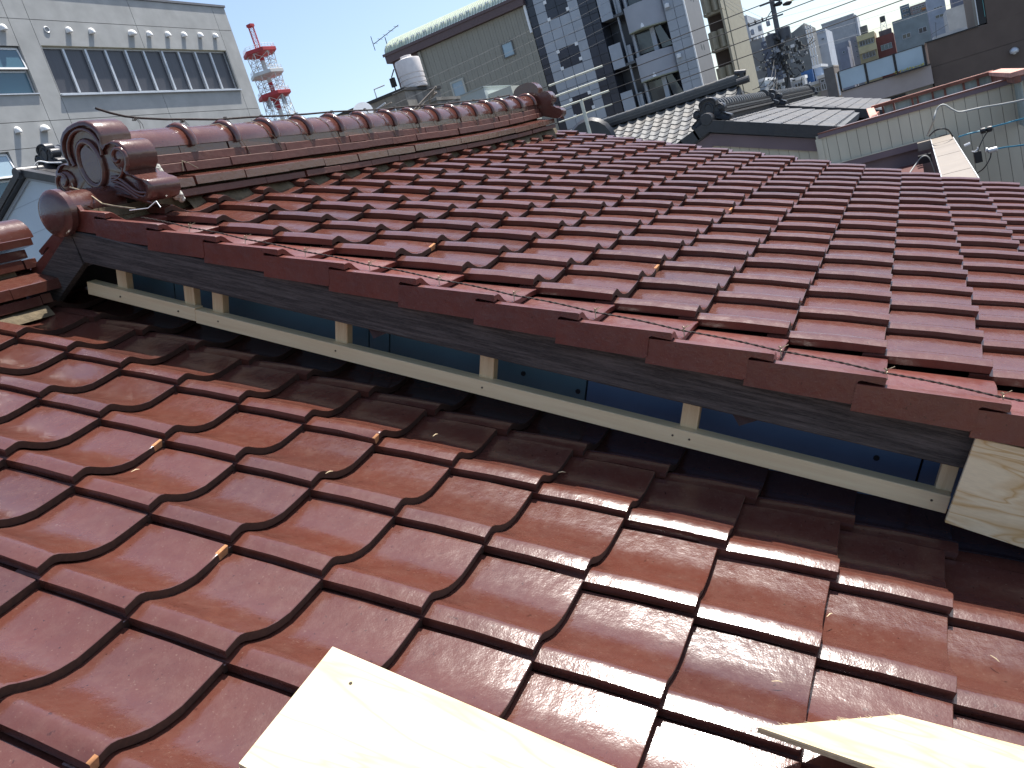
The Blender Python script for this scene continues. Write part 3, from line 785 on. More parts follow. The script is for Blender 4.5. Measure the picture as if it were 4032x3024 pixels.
for x, z, w in ((13.71, 6.2, .20), (14.30, 6.2, .20), (15.42, 6.2, .27), (15.95, 6.2, .20), (16.54, 6.21, .20), (17.08, 6.22, .20), (17.65, 6.23, .20), (18.19, 6.23, .20), (12.17, 6.19, .20), (11.56, 4.12, .20), (12.16, 4.12, .27)):
    hood(x*KW, z*KW, w)
MB().tube([(13.19*KW+.10*math.cos(t), YW-.012, 6.18*KW+.10*math.sin(t)) for t in [2*math.pi*q/16 for q in range(17)]], .022, 6, caps=False).build('vent_ring', ALU, office, 60)

# ---------------------------------------------------------------- lattice tower
az0 = R(38.98); D = 280.0; tc = Vector((D*math.cos(az0), D*math.sin(az0), 0))
tower = thing('lattice_tower', 'tall red and white lattice telecom tower with three round platforms', 'tower', (tc.x, tc.y, GROUND))
def TP(r, a, z): return (tc.x+r*math.cos(a), tc.y+r*math.sin(a), z)
for zt, m, nm in ((64.3, TRED, 'platform'), (57.6, TWHITE, 'platform'), (51.0, TRED, 'platform')):
    mb = MB(); n = 6
    rg = [[TP(r, a0+az0+.25, zt+h) for a0 in [2*math.pi*q/n for q in range(n)]] for r, h in ((2.2, -1.5), (5.5, -.95), (5.5, .0), (5.3, .1))]
    mb.loft(rg, 0, True, True); pl = mb.build(nm, m, tower)
    mb = MB()
    for q in range(24):
        a = az0+.25+2*math.pi*q/24; rr = 5.2*math.cos(math.pi/6)/math.cos(((2*math.pi*q/24) % (math.pi/3))-math.pi/6)
        mb.tube([TP(rr, a, zt+.1), TP(rr, a, zt+1.2)], .05, 4)
    for h in (.65, 1.2):
        mb.tube([TP(5.2, az0+.25+2*math.pi*q/n, zt+h) for q in range(n+1)], .05, 4, caps=False)
    mb.build('railing', TWHITE, pl)
def lattice(z0, z1, r0, r1, seg, n, m, w, nm, w2=None):
    mb = MB(); w2 = w2 or w*.6
    for s in range(seg):
        f0, f1 = s/seg, (s+1)/seg; ra, rb = r0+(r1-r0)*f0, r0+(r1-r0)*f1; za, zb = z0+(z1-z0)*f0, z0+(z1-z0)*f1
        for q in range(n):
            a, b = az0+.6+2*math.pi*q/n, az0+.6+2*math.pi*(q+1)/n
            mb.tube([TP(ra, a, za), TP(rb, a, zb)], w, 5)
            mb.tube([TP(ra, a, za), TP(rb, b, zb)], w2, 4); mb.tube([TP(ra, b, za), TP(rb, a, zb)], w2, 4); mb.tube([TP(rb, a, zb), TP(rb, b, zb)], w2, 4)
    mb.build(nm, m, tower)
lattice(64.4, 72.3, .98, .98, 4, 4, TRED, .11, 'mast', .05)
part = MB().box(tc.x-.9, tc.x+.9, tc.y-.9, tc.y+.9, 71.8, 72.6); part.build('mast_head', TRED, tower)
lattice(58.2, 63.2, 3.9, 4.3, 2, 6, TWHITE, .13, 'frame'); lattice(51.6, 56.6, 4.0, 4.3, 2, 6, TWHITE, .13, 'frame'); lattice(38.0, 50.0, 4.9, 4.1, 4, 6, TWHITE, .14, 'frame')
for z0, z1, m in ((61.2, 63.3, TRED), (58.2, 61.2, TWHITE), (52.0, 54.8, TRED), (54.8, 56.7, TWHITE), (46.0, 49.8, TRED), (36.0, 46.0, TWHITE)):
    MB().lathe([(.75, z0), (.95 if z1 in (63.3, 49.8) else .75, z1)], (tc.x, tc.y, 0), 10).build('core_tube', m, tower)
lattice(GROUND, 38.0, 8.5, 4.9, 6, 6, TWHITE, .2, 'frame')
for a in (.3, 1.4, 2.4, 3.9, 5.1):
    MB().lathe([(.4, 47.2), (.4, 50)], TP(2.9, az0+a, 0), 8).build('antenna_drum', GREYP, tower)

# ---------------------------------------------------------------- beige sided building with the rolled green roof
KB = 51/16; XB = 51.0
beige = thing('sided_building', 'beige ribbed metal-sided building with a pale green curved roof', 'building', (54, 25, GROUND))
yR, yL, yM = 6.32*KB, 9.62*KB, 8.87*KB
part_box('wall', BEIGE, beige, XB+.06, XB+11, yR+.02, yL-.3, GROUND, 3.34*KB)
w_ = (yM-yR)/40
for k in range(40): part_box('siding_sheet', BEIGE, beige, XB+.0+.012*(k % 2), XB+.055, yR+w_*k+.005, yR+w_*(k+1)-.005, GROUND, 3.34*KB)
part_box('brown_panel', BROWNP, beige, XB+.01, XB+.05, yM+.2, yL-.02, GROUND, 3.34*KB)
part_box('corner_trim', BEIGE, beige, XB-.12, XB+.05, yM-.02, yM+.18, GROUND, 3.33*KB)
part_box('downpipe', WPAINT, beige, XB-.14, XB-.01, yR-.02, yR+.12, 2.83*KB, 3.47*KB)
part_box('fascia', BROWNP, beige, XB-.35, XB+.4, yR-.05, yL+.2, 3.345*KB, 3.54*KB)
part_box('gutter', BROWNP, beige, XB-.42, XB-.355, yR-.08, yL+.3, 3.49*KB, 3.545*KB)
arc = lambda t: (XB-.30+3.2*(1-math.cos(t)), 3.54*KB+.01+1.2*math.sin(t))
n_rib = 50; wr = (yL-yR+.2)/n_rib
for k in range(n_rib):
    ya, yb = yR-.05+wr*k, yR-.05+wr*(k+1)
    mb = MB(); rings = []
    for q in range(9):
        x, z = arc(math.pi/2*q/8); h = .045
        rings.append([(x, ya+.004, z), (x-h*.5, ya+wr*.12, z+h), (x-h*.5, ya+wr*.30, z+h), (x, ya+wr*.42, z), (x, yb-.004, z)])
    mb.loft(rings); mb.build('roof_sheet', GREENM, beige, 30)
mb = MB()
for y in (yL+.12, yR-.04): mb.prism([(arc(math.pi/2*q/8)[0], y, arc(math.pi/2*q/8)[1]-.01) for q in range(9)]+[(XB+3, y, 3.54*KB)], (0, .03, 0))
mb.build('roof_end', mat('roof_end_green', (.10, .15, .12), .6, .1, 4), beige)
for k in range(21):
    y = yR+.35+k*.49
    for dy in (0, .16):
        x, z = arc(.30); MB().box(x-.05, x+.03, y+dy-.045, y+dy+.045, z-.01, z+.09).build('snow_guard', GALV, beige)
window_x(beige, XB-.05, 6.79*KB, 7.05*KB, 2.56*KB, 2.85*KB, mat('bronze_frame', (.13, .13, .12), .5, .1, 10), GLSL, .07)
window_x(beige, XB-.09, 8.07*KB, 8.40*KB, 1.90*KB, 2.53*KB, mat('pale_frame', (.45, .44, .38), .6, .1, 10), GLSL, .12)
t = MB(); a0 = Vector((XB+.2, yL+.05, 3.55*KB))
t.tube([a0, a0+Vector((0, 0, 1.1))], .03, 5); t.tube([a0+Vector((0, -1.3, 1.45)), a0+Vector((0, 1.0, 1.0))], .025, 5)
for q in range(5): t.tube([a0+Vector((-.3, -1.1+.5*q, 1.42-.1*q)), a0+Vector((.3, -1.1+.5*q, 1.42-.1*q))], .015, 4)
t.tube([a0+Vector((-.1, 1.0, 1.5)), a0+Vector((-.1, 1.0, .55))], .025, 5)
t.build('aerial', BLACK, beige)

# ---------------------------------------------------------------- concrete roof block with water tank
KC = 33/12; XC = 33.0
cb = thing('concrete_building', 'dark stained concrete roof block with a rusting edge behind the ridge tiles', 'building', (35, 22, GROUND))
yc0 = 7.15*KC
part_box('wall', CONC, cb, XC+.01, 36.2, yc0+.01, yc0+9, GROUND, 2.05*KC)
part_box('roof_edge', mat('black_flashing', (.03, .03, .03), .6, .2, 10), cb, XC-.06, 36.3, yc0-.06, yc0+9.1, 2.05*KC+.001, 2.10*KC)
part_box('low_wall', CONC, cb, 31.0, XC, 6.62*31/12, 7.75*31/12+3, GROUND, 1.72*31/12)
part_box('low_roof', CONC, cb, 30.9, XC, 6.6*31/12, 7.7*31/12+3, 1.72*31/12+.001, 1.72*31/12+.12)
mb = MB(); mb.tube([(XC+.3, yc0+1.7, 2.1*KC), (XC+.3, yc0+1.7, 2.1*KC+.45), (XC+.3, yc0+1.1, 2.1*KC+.45)], .03, 6); mb.build('roof_pipe', GALV, cb)
tank = thing('water_tank', 'pale ribbed cylindrical water tank standing on the dark concrete roof', 'water tank', (34.6, 20.0, 2.1*KC))
mb = MB(); zt = 2.1*KC; r = .60
mb.lathe([(r*.98, 0), (r, .06), (r, .12), (r*.95, .14), (r*.95, .17), (r, .19), (r, .34), (r*.95, .36), (r*.95, .39), (r, .41), (r, .56), (r*.95, .58), (r*.95, .61), (r, .63), (r, 1.22), (r*.96, 1.30), (r*.35, 1.40), (.05, 1.41)], (34.6, 20.0, zt+.02), 28)
mb.build('body', TANK, tank, 40)
MB().lathe([(.26, 0), (.26, .10), (.05, .12)], (34.6, 20.0, zt+1.40), 20).build('lid', TANK, tank, 40)
MB().tube([(34.1, 20.75, zt), (34.1, 20.75, zt+.8), (34.25, 20.6, zt+1.1)], .03, 6).build('pipe', BLACK, tank)
MB().box(34.0, 34.14, 20.62, 20.85, zt+.35, zt+.75).build('valve_box', BLACK, tank)
shed = thing('roof_shed', 'pale grey-green flat box standing against the beige sided wall', 'shed', (39, 18.4, 1.0))
k = 38/14
part_box('body', mat('shed_paint', (.40, .45, .44), .6, .06, 3), shed, 38.0, 41.2, 6.73*k, 7.35*k, GROUND, 1.93*k)
part_box('annexe', mat('shed_paint_cream', (.50, .51, .44), .6, .06, 3), shed, 38.3, 41.0, 6.25*k, 6.725*k, GROUND, 1.80*k)
part_box('lid', mat('shed_lid', (.30, .35, .35), .5, .06, 3), shed, 37.95, 41.25, 6.72*k, 7.37*k, 1.93*k+.001, 1.93*k+.05)
dish = thing('satellite_dish', 'white satellite dish among scrap boards on the low concrete roof', 'satellite dish', (30.2, 19.9, 4.4))
M = Matrix.Translation((30.0, 20.1, 4.95)) @ Matrix.Rotation(R(-65), 4, 'Y') @ Matrix.Rotation(R(35), 4, 'X')
mb = MB(); mb.loft([[tuple(M @ Vector((rr*math.cos(a), rr*math.sin(a), .35*rr*rr))) for a in [2*math.pi*q/20 for q in range(20)]] for rr in (.02, .15, .3, .42)], 0, True, True); mb.build('reflector', WPAINT, dish, 40)
MB().tube([(30.0, 20.1, 4.9), (30.2, 20.1, 4.3)], .03, 6).build('mast', GALV, dish)
k = 30/12
st = thing('scrap_frame', 'pale folding frame of thin boards leaning on the low roof', 'frame', (29.5, 17, 4.3))
for a, b in (((29.5, 17.7, 4.10), (29.6, 16.2, 4.72)), ((29.6, 17.6, 4.08), (29.7, 16.3, 4.55)), ((29.5, 17.2, 4.05), (29.6, 16.2, 4.75)), ((29.7, 16.9, 4.1), (29.6, 16.35, 4.62))):
    MB().tube([a, b], .045, 4).build('slat', CREAM, st)
lo = thing('drying_poles', 'bundle of long poles lying above the low concrete roof by the dish', 'pole', (30.5, 20, 4.6))
for q, (a, b, m) in enumerate((((30.4, 21.1, 4.75), (30.6, 19.0, 4.98), CREAM), ((30.3, 21.6, 4.5), (30.6, 19.4, 4.72), RUST), ((30.5, 20.8, 4.6), (30.5, 18.9, 4.72), RUST), ((30.3, 22.3, 4.35), (30.6, 19.3, 5.05), GALV), ((30.3, 22.8, 4.1), (30.5, 20.4, 4.6), GALV), ((30.3, 23.0, 3.95), (30.5, 20.6, 4.42), GALV))):
    MB().tube([a, b], .035, 6).build('pole', m, lo)
wp = part_box('panel_stack', GREYP, None, 30.7, 30.8, 19.0, 20.4, 4.0, 4.75); tag(wp, 'pale grey flat panel propped upright beside the white satellite dish', 'panel')

# ---------------------------------------------------------------- tile-clad tower block
KT = 51/18; XT = 51.0
tw = thing('clad_tower', 'tower block clad in blue-grey and black square panels with curved bays', 'building', (56, 15, GROUND))
ZT = 16.5
part_box('wall', DTILE, tw, XT+.05, XT+5, 5.56*KT, 7.10*KT, GROUND, ZT)
zrow = [.96+.2105*q for q in range(-3, 24)]
ycol = [7.10, 6.925, 6.675, 6.425, 6.175, 5.945, 5.75, 5.555]
def clad(name, ya, yb, za, zb, m):
    part_box(name, m, tw, XT, XT+.045, yb*KT+.014, ya*KT-.014, za*KT+.014, zb*KT-.014)
for q in range(len(zrow)-1):
    za, zb = zrow[q], zrow[q+1]
    if zb*KT > ZT: break
    for c in range(7):
        dark = c in (0, 5, 6)
        ph = round((za-2.223)/.2105)
        if c in (2, 3) and ph % 5 in (0, 1): dark = True
        clad('cladding_panel', ycol[c], ycol[c+1], za, zb, DTILE if dark else LTILE)
    if round((za-2.223)/.2105) % 5 == 0:
        for y, z in ((6.66, za+.02), (6.19, za+.08), (6.655, zb+.17), (6.2, zb+.19)):
            part_box('corner_plate', WPAINT, tw, XT-.03, XT+.02, y*KT-.10, y*KT+.10, z*KT-.10, z*KT+.10)
# recessed bay with grey balcony panels
part_box('recess_wall', DTILE, tw, XT+1.6, XT+5, 5.0*KT, 5.555*KT, GROUND, ZT)
part_box('side_wall', mat('bay_grey', (.22, .23, .25), .6, .06, 2), tw, XT+.3, XT+5, 4.985*KT, 5.02*KT, GROUND, ZT)
for z in (2.835, 1.83+.0, .83, 3.84, 4.84):
    part_box('balcony_panel', GREYP, tw, XT-.02, XT+.10, 5.265*KT, 5.53*KT, z*KT, (z+.50)*KT)
    part_box('balcony_floor', CONCD, tw, XT+.10, XT+1.6, 5.05*KT, 5.53*KT, z*KT, z*KT+.15)
    part_box('service_box', GREYP, tw, XT+.35, XT+.7, 5.10*KT, 5.20*KT, (z+.02)*KT, (z+.40)*KT)
MB().tube([(XT+.3, 5.20*KT, -2), (XT+.3, 5.20*KT, ZT)], .07, 8).build('drain_pipe', GREYP, tw, 60)
# curved bays
def bay_pts(y0, y1, bulge, n=10): return [(XT+.3-bulge*math.sin(math.pi*(.15+.85*q/n))**.8, y0+(y1-y0)*q/n) for q in range(n+1)]
bp = bay_pts(5.0*KT, 4.21*KT, .9)
for z in (2.41, 1.40, .39, 3.42, 4.43):
    mb = MB(); ztop = (z+.50)*KT
    rings = [[(x, y, z*KT) for x, y in bp], [(x, y, ztop) for x, y in bp], [(x+.2, y, ztop) for x, y in bp], [(x+.2, y, z*KT) for x, y in bp]]
    mb.loft(rings); mb.build('bay_band', mat('bay_paint_%d' % int(z*100), (.36, .37, .40), .5, .05, 1.5), tw, 40)
    mb = MB(); mb.prism([(x-.02, y, z*KT-.06) for x, y in bp]+[(XT+.9, 4.21*KT, z*KT-.06), (XT+.9, 5.0*KT, z*KT-.06)], (0, 0, .055)); mb.build('bay_soffit', mat('soffit_%d' % int(z*100), (.30, .31, .22), .7, .1, 3), tw)
    zb = (z-.49)*KT
    part_box('bay_window', GLS, tw, XT+.35, XT+.42, 4.60*KT, 4.93*KT, zb+.1, z*KT-.08)
    part_box('bay_pier', GREYP, tw, XT+.1, XT+.5, 4.50*KT, 4.595*KT, zb, z*KT-.08)
    part_box('bay_pier', GREYP, tw, XT+.1, XT+.5, 4.935*KT, 4.98*KT, zb, z*KT-.08)
    f = MB(); f.prism([(XT+.12, 4.49*KT, z*KT-.08), (XT+.12, 4.36*KT, z*KT-.08), (XT+.12, 4.20*KT, zb+.02), (XT+.12, 4.42*KT, zb+.02)], (.1, 0, 0)); f.build('slanted_window', GLS, tw)
    MB().tube([(XT-.45, 4.66*KT, z*KT+.1), (XT-.5, 4.69*KT, (z+.42)*KT)], .05, 6).build('white_rod', WPAINT, tw)
    MB().lathe([(.16, 0), (.10, .25), (.02, .3)], (XT-.5, 4.66*KT, z*KT+.02), 10).build('lamp_shade', WPAINT, tw)
part_box('bay_core', DTILE, tw, XT+.95, XT+5, 4.21*KT, 4.99*KT, GROUND, ZT)
# right-hand clad strip and flank
part_box('corner_wall', LTILE, tw, XT+.16, XT+4.6, 3.80*KT+.02, 4.205*KT, GROUND, ZT)
for q in range(-3, 22):
    z = .90+.2105*q
    if (z+.21)*KT > ZT: break
    for ya, yb in ((4.205, 4.0), (4.0, 3.80)):
        part_box('cladding_panel', LTILE, tw, XT+.10, XT+.155, yb*KT+.014, ya*KT-.014, z*KT+.014, (z+.2105)*KT-.014)
part_box('flank', mat('flank_grey', (.25, .25, .25), .7, .05, 1.5), tw, XT+.21, XT+4.6, 3.79*KT, 3.80*KT+.015, GROUND, ZT)
part_box('corner_bead', WPAINT, tw, XT+.04, XT+.20, 3.775*KT, 3.80*KT, GROUND, ZT)
for z in (1.74, 2.75):
    for x in (53.2, 53.9): MB().lathe([(.20, 0), (.20, .22), (.05, .26)], (x, 3.79*KT-.001, z*KT), 10, 0, 'Y').build('vent_cap', BLACK, tw)
    MB().lathe([(.14, -.2), (.14, 0), (.05, .05)], (XT-.02, 4.12*KT, (z-.05)*KT), 10).build('vent_ball', WPAINT, tw)

# cream balcony block behind it
KA = 60/22
ap = thing('balcony_block', 'cream apartment block with stacked rounded balconies behind the clad tower', 'building', (64, 11, GROUND))
part_box('wall', BALC, ap, 61.2, 68, 3.74*KA, 4.24*KA, GROUND, 13)
for z in (2.29, 1.42, .5, 3.16, 4.0):
    for y0, y1 in ((4.24, 4.02), (4.01, 3.82)):
        mb = MB(); p = [(60.2-.35*math.sin(math.pi*q/8), (y0+(y1-y0)*q/8)*KA) for q in range(9)]
        mb.loft([[(x, y, (z-.42)*KA) for x, y in p], [(x, y, z*KA) for x, y in p], [(x+.15, y, z*KA) for x, y in p], [(x+.15, y, (z-.42)*KA) for x, y in p]]); mb.build('balcony_front', BALC, ap, 40)
    part_box('balcony_floor', BALC, ap, 60.1, 61.2, 3.82*KA, 4.24*KA, (z-.44)*KA-.1, (z-.42)*KA-.01)
    part_box('balcony_opening', mat('brown_shade_%d' % int(z*100), (.10, .075, .06), .8, .1, 3), ap, 61.0, 61.19, 3.86*KA, 4.2*KA, z*KA, (z+.42)*KA)
    part_box('edge_pier', BALC, ap, 59.9, 61.2, 3.76*KA, 3.81*KA, (z-.43)*KA, (z+.43)*KA)

# ---------------------------------------------------------------- Japanese tiled houses
PSM = [(0, 0), (.03, .018), (.06, .008), (.11, -.024), (.16, -.032), (.21, -.022), (.262, -.012)]
def small_tile(m, nm):
    mb = MB(); T = [[(x, y, p-.075*y) for x, p in PSM] for y in (0, .29)]; B = [[(x, 0, p-.026)for x, p in PSM]]
    mb.loft(T); mb.loft([T[0], B[0]]); mb.loft([[T[0][0], T[1][0]], [B[0][0], (0, .29, -.045)]])
    return mb.mesh(nm, m, 40)
T_S = small_tile(SGREY, 'silver_tile_mesh'); T_D = small_tile(SLATE, 'slate_tile_mesh')

# silver-grey roof facing the camera (ridge along Y)
KS = 22/12
sh = thing('grey_roofed_house', 'house with a silver-grey tiled roof below the tower block', 'house', (22, 6, GROUND))
y0, y1, zr0 = 2.02*KS, 4.06*KS, .50*KS
th = math.atan(.46)
part_box('wall', CONCL, sh, 19.6, 24.5, y0+.25, y1+1.6, GROUND, -.75)
mb = MB(); mb.prism([(22, y0+.05, zr0-.06), (18.6, y0+.05, zr0-.06-3.4*.46), (18.6, y0+.05, zr0-.2-3.4*.46), (22, y0+.05, zr0-.2)], (0, y1-y0+1.5, 0))
mb.prism([(22, y0+.05, zr0-.06), (25.4, y0+.05, zr0-.06-3.4*.46), (25.4, y0+.05, zr0-.2-3.4*.46), (22, y0+.05, zr0-.2)], (0, y1-y0+1.5, 0))
rs = mb.build('roof', CONCD, sh)
nrow = int((y1+1.3-y0)/.265)
for r_ in range(nrow):
    for j in range(1, 15):
        s = j*.235; x = 22-math.cos(th)*s; z = zr0-math.sin(th)*s+.015
        M = Matrix.Translation((x, y0+.1+r_*.265+.262+random.uniform(-.004, .004), z+random.uniform(-.003, .003))) @ Matrix.Rotation(-R(90), 4, 'Z') @ Matrix.Rotation(th, 4, 'X')
        link('roof_tile', T_S, rs, M)
rg = MB().box(21.86, 22.14, y0, y1+1.4, zr0-.02, zr0+.06).build('ridge', DGREY, sh)
for q, (zz, w) in enumerate(((.06, .15), (.095, .13), (.13, .11))):
    part_box('ridge_course', SGREY, rg, 22-w, 22+w, y0-.02, y1+1.4, zr0+zz, zr0+zz+.026)
for q in range(int((y1+1.4-y0)/.27)):
    ya = y0+.05+q*.27
    mb = MB(); mb.lathe([(.058, 0), (.058, .23), (.07, .235), (.07, .265)], (22, ya, zr0+.175), 10, 0, 'Y'); mb.build('ridge_cap_tile', SGREY, rg, 40)
mb = MB(); mb.box(21.85, 22.15, y0-.12, y0-.03, zr0-.05, zr0+.22); mb.tube([(22, y0-.16, zr0+.2), (22, y0+.1, zr0+.26)], .07, 8); mb.build('ridge_ornament', DGREY, rg)
mb = MB(); mb.lathe([(.08, 0), (.08, .3)], (21.75, y0-.25, zr0+.02), 10, 0, 'Y'); mb.build('verge_roll', DGREY, rg)
part_box('gable_wall', GREYP, sh, 20.2, 24, y0+.2, y0+.25, GROUND, zr0-.9)
# dark round end ornament by the far end of that ridge
mb = MB(); mb.lathe([(.01, -.1), (.62, -.1), (.70, 0), (.62, .1), (.01, .1)], (21.2, y1+.15, .72*KS-.75), 20, 0, 'X'); dome = mb.build('dark_ridge_disc', DGREY, sh, 40)

def gable_house(nm, label, x0, x1, ya, z_a, half, slope, tilemesh, dark, rows, ncol, orn=True, far_orn=True, k=1.0):
    """house with its ridge along X; gable facing the camera; right slope tiled"""
    h = thing(nm, label, 'house', ((x0+x1)/2, ya, GROUND)); th = math.atan(slope)
    dd = lambda s: Vector((0, -math.cos(th)*s, -math.sin(th)*s)); nn = Vector((0, -math.sin(th), math.cos(th)))
    mb = MB(); A = Vector((x0+.1, ya, z_a-.03))
    L_ = half/math.cos(th)
    q = [A, A+dd(L_), A+dd(L_)-nn*.12, A-nn*.12]; mb.hexa(q, [p+Vector((x1-x0-.2, 0, 0)) for p in q])
    q = [Vector((p.x, 2*ya-p.y, p.z)) for p in q]; mb.hexa(q, [p+Vector((x1-x0-.2, 0, 0)) for p in q])
    rf = mb.build('roof', dark, h)
    for r_ in range(ncol):
        for j in range(1, rows+1):
            p = Vector((x0+.16+r_*.265, ya, z_a))+dd(j*.235)
            link('roof_tile', tilemesh, rf, Matrix.Translation(p+Vector((0, 0, random.uniform(-.002, .002)))) @ Matrix.Rotation(th, 4, 'X'))
    for j in range(1, rows+2):
        p = Vector((x0, ya, z_a))+dd(j*.235-.235)
        M = Matrix.Translation(p) @ Matrix.Rotation(th, 4, 'X')
        MB().box(-.004*(j % 2), .03, -.235, .012, -.13, .03, 0, M).box(.03, .16, -.235, .01, -.03, .022, 0, M).build('verge_tile', DGREY, rf)
        if j < 5:
            M = Matrix.Translation((x0, 2*ya-p.y, p.z)) @ Matrix.Rotation(-th, 4, 'X')
            MB().box(0, .03, -.03, .235, -.13, .02, 0, M).build('verge_tile', DGREY, rf)
    rg = MB().box(x0+.45, x1-.3, ya-.12, ya+.12, z_a-.1, z_a+.06).build('ridge', DGREY, h)
    for c, (w, z0) in enumerate(((.19, .03), (.165, .075), (.15, .115), (.135, .155))):
        part_box('ridge_course', (DGREY if c % 2 else SGREY), rg, x0+.42, x1-.28, ya-w, ya+w, z_a+z0, z_a+z0+.03)  # alternating pale and dark courses: highlights and shaded gaps painted in colour
    n = int((x1-x0-.8)/.21)
    for q in range(n):
        xa = x0+.45+q*.21
        mb = MB(); t_ = [math.pi*v/8 for v in range(9)]
        mb.loft([[(x, ya+r_*math.cos(a), z_a+.19+r_*math.sin(a)) for a in t_] for x, r_ in ((xa, .075), (xa+.21, .075))], 0, False, True)
        cp = mb.build('ridge_cap_tile', DGREY, rg, 40)
        mb = MB(); mb.loft([[(x, ya+r_*math.cos(a), z_a+.19+r_*math.sin(a)) for a in t_] for x, r_ in ((xa+.10, .080), (xa+.115, .112), (xa+.18, .112), (xa+.195, .080))], 0, False, True)
        mb.build('ridge_collar', SGREY, rg, 60)  # pale collar on the dark cap paints in the highlight stripes
    if orn: ornament(h, 'ridge_ornament', x0+.26, x0+.42, ya, z_a-.06, 1.1*k, DGREY)
    if far_orn: ornament(h, 'ridge_ornament', x1-.1, x1-.24, ya, z_a-.02, 1.0*k, DGREY, 1)
    MB().lathe([(.01, 0), (.08, 0), (.085, .02), (.08, .4)], (x0-.02, ya, z_a+.04), 14, 0, 'X').build('apex_round_tile', DGREY, rg, 40)
    return h
dh = gable_house('slate_tiled_house', 'house with a blue-black tiled roof and scrolled ridge end beyond the red roof', 12.0, 17.55, 2.58, .135, 1.62, .36, T_D, CONCD, 7, 20)
XG = 12.08
def gz(y): return .135-.36*abs(2.58-y)
mb = MB(); q = [(XG, 2.58, -.03), (XG, 1.16, gz(1.16)-.155), (XG, 1.16, gz(1.16)-.33), (XG, 2.58, -.205)]; mb.prism(q, (.03, 0, 0)); mb.build('bargeboard', PURPLE, dh)
mb = MB(); q = [(XG, 2.581, -.03), (XG, 4.2, gz(4.2)-.155), (XG, 4.2, gz(4.2)-.33), (XG, 2.581, -.205)]; mb.prism(q, (.03, 0, 0)); mb.build('bargeboard', PURPLE, dh)
bw = .125; y = 1.25
while y < 4.0:
    zt = gz(y+bw/2)-.30; MB().box(XG+.04, XG+.055+.008*random.random(), y+.0025, y+bw-.0025, GROUND, zt).build('siding_board', SIDE, dh); y += bw
part_box('wall', PURPLE, dh, XG+.056+.01, 17.3, 1.25, 3.95, GROUND, -.55)
dh2 = gable_house('slate_tiled_house', 'second blue-black tiled house further along, its ridge stack striped with painted highlights', 18.0, 25.4, 2.58, .125, 2.2, .36, T_D, CONCD, 9, 28)
part_box('wall', CONCL, dh2, 18.4, 25.0, .6, 4.5, GROUND, -.75)

# sided house on the right with its dark red cap
sd = thing('sided_house', 'low house clad in pale green upright boards under a dark red cap', 'house', (12.3, -1, GROUND))
XD = 11.95; y = 1.235
while y > -4.2:
    zb = -.885 if y > -.20 else -3.5
    MB().box(XD, XD+.02+.006*random.random(), y-bw+.0025, y-.0025, zb, -.47).build('siding_board', SIDE, sd); y -= bw
part_box('wall', PURPLE, sd, XD+.027, XD+.10, -4.2, 1.23, -3.5, -.47)
part_box('cap', PURPLE, sd, XD-.03, XD+.16, -4.2, 1.20, -.505, -.435)
part_box('cap_edge', RUST, sd, XD-.035, XD-.031, -4.2, 1.20, -.452, -.434)
part_box('corner_post', SIDE, sd, XD-.015, XD+.02, 1.165, 1.245, -1.6, -.51)
part_box('base_flashing', PURPLE, sd, XD-.06, XD+.0, -.18, 1.25, -.965, -.886)
part_box('lower_wall', DRED, sd, XD+.15, XD+.3, -.3, 1.4, -3.5, -.90)
part_box('flashing_top', SIDE, sd, XD-.065, XD-.02, -.18, 1.25, -.8855, -.875)
MB().box(10.4, 11.9, .05, .42, -1.20, -1.14).build('red_ledge', DRED, sd)

# cream coping wall between the houses
bwall = thing('boundary_wall', 'wall with a broad cream metal coping running out towards the sided house', 'wall', (9, -.2, GROUND))
part_box('wall', DRED, bwall, 6.9, 11.78, -.275, -.115, GROUND, -.935)
part_box('side_board', mat('cream_side', (.20, .13, .11), .7, .2, 3), bwall, 6.9, 11.80, -.1149, -.095, -1.6, -.935)
for q in range(6):
    xa = 6.9+q*.817; part_box('coping_sheet', CREAM, bwall, xa, xa+.812, -.305, -.085, -.934+.002*(q % 2), -.885+.002*(q % 2))
part_box('coping_lip', WPAINT, bwall, 6.9, 11.80, -.0849, -.079, -.93, -.878)
part_box('coping_lip', WPAINT, bwall, 6.9, 11.80, -.311, -.3051, -.93, -.878)
for q, (x, y_, z) in enumerate(((11.5, -.07, -.92), (11.2, -.055, -1.05))):
    part_box('junction_box', BLACK if q else CREAM, bwall, x, x+.12, y_, y_+.14, z-.05, z+.05)

# steel drying-balcony frame behind the cap
fr = thing('steel_balcony', 'rusted steel balcony frame glazed with weathered fibreglass sheets', 'balcony', (14, 0, -1))
XF = 14.0
def beam(nm, m, a, b, w, h):
    a, b = Vector(a), Vector(b); d = (b-a).normalized(); s_ = d.cross(Vector((0, 0, 1))).normalized()*w/2; u = Vector((0, 0, h))
    q = [a-s_, a+s_, a+s_-u, a-s_-u]; return MB().hexa(q, [p+(b-a) for p in q]).build(nm, m, fr)
beam('top_rail', RUST, (XF, .60, -.352), (XF, -1.0, -.352), .10, .040)
part_box('rail_cover', RUSTP, fr, XF-.06, XF+.05, -1.0, .60, -.3515, -.340)
beam('side_rail', RUSTP, (XF-.02, -1.02, -.35), (11.0, -1.02, -.35), .16, .05)
beam('side_rail', RUST, (XF-.02, -1.0, -.405), (11.0, -1.0, -.405), .06, .07)
beam('side_rail', RUSTP, (XF, .62, -.36), (12.15, .50, -.50), .10, .06)
part_box('side_flashing', RUST, fr, 12.2, XF, .50, .56, -.60, -.44)
ys = [.45, .30, .05, -.02, -.22, -.38, -.62, -.80, -.98]
for y in ys: part_box('post', RUST, fr, XF-.025, XF+.025, y-.014, y+.014, -1.0, -.393)
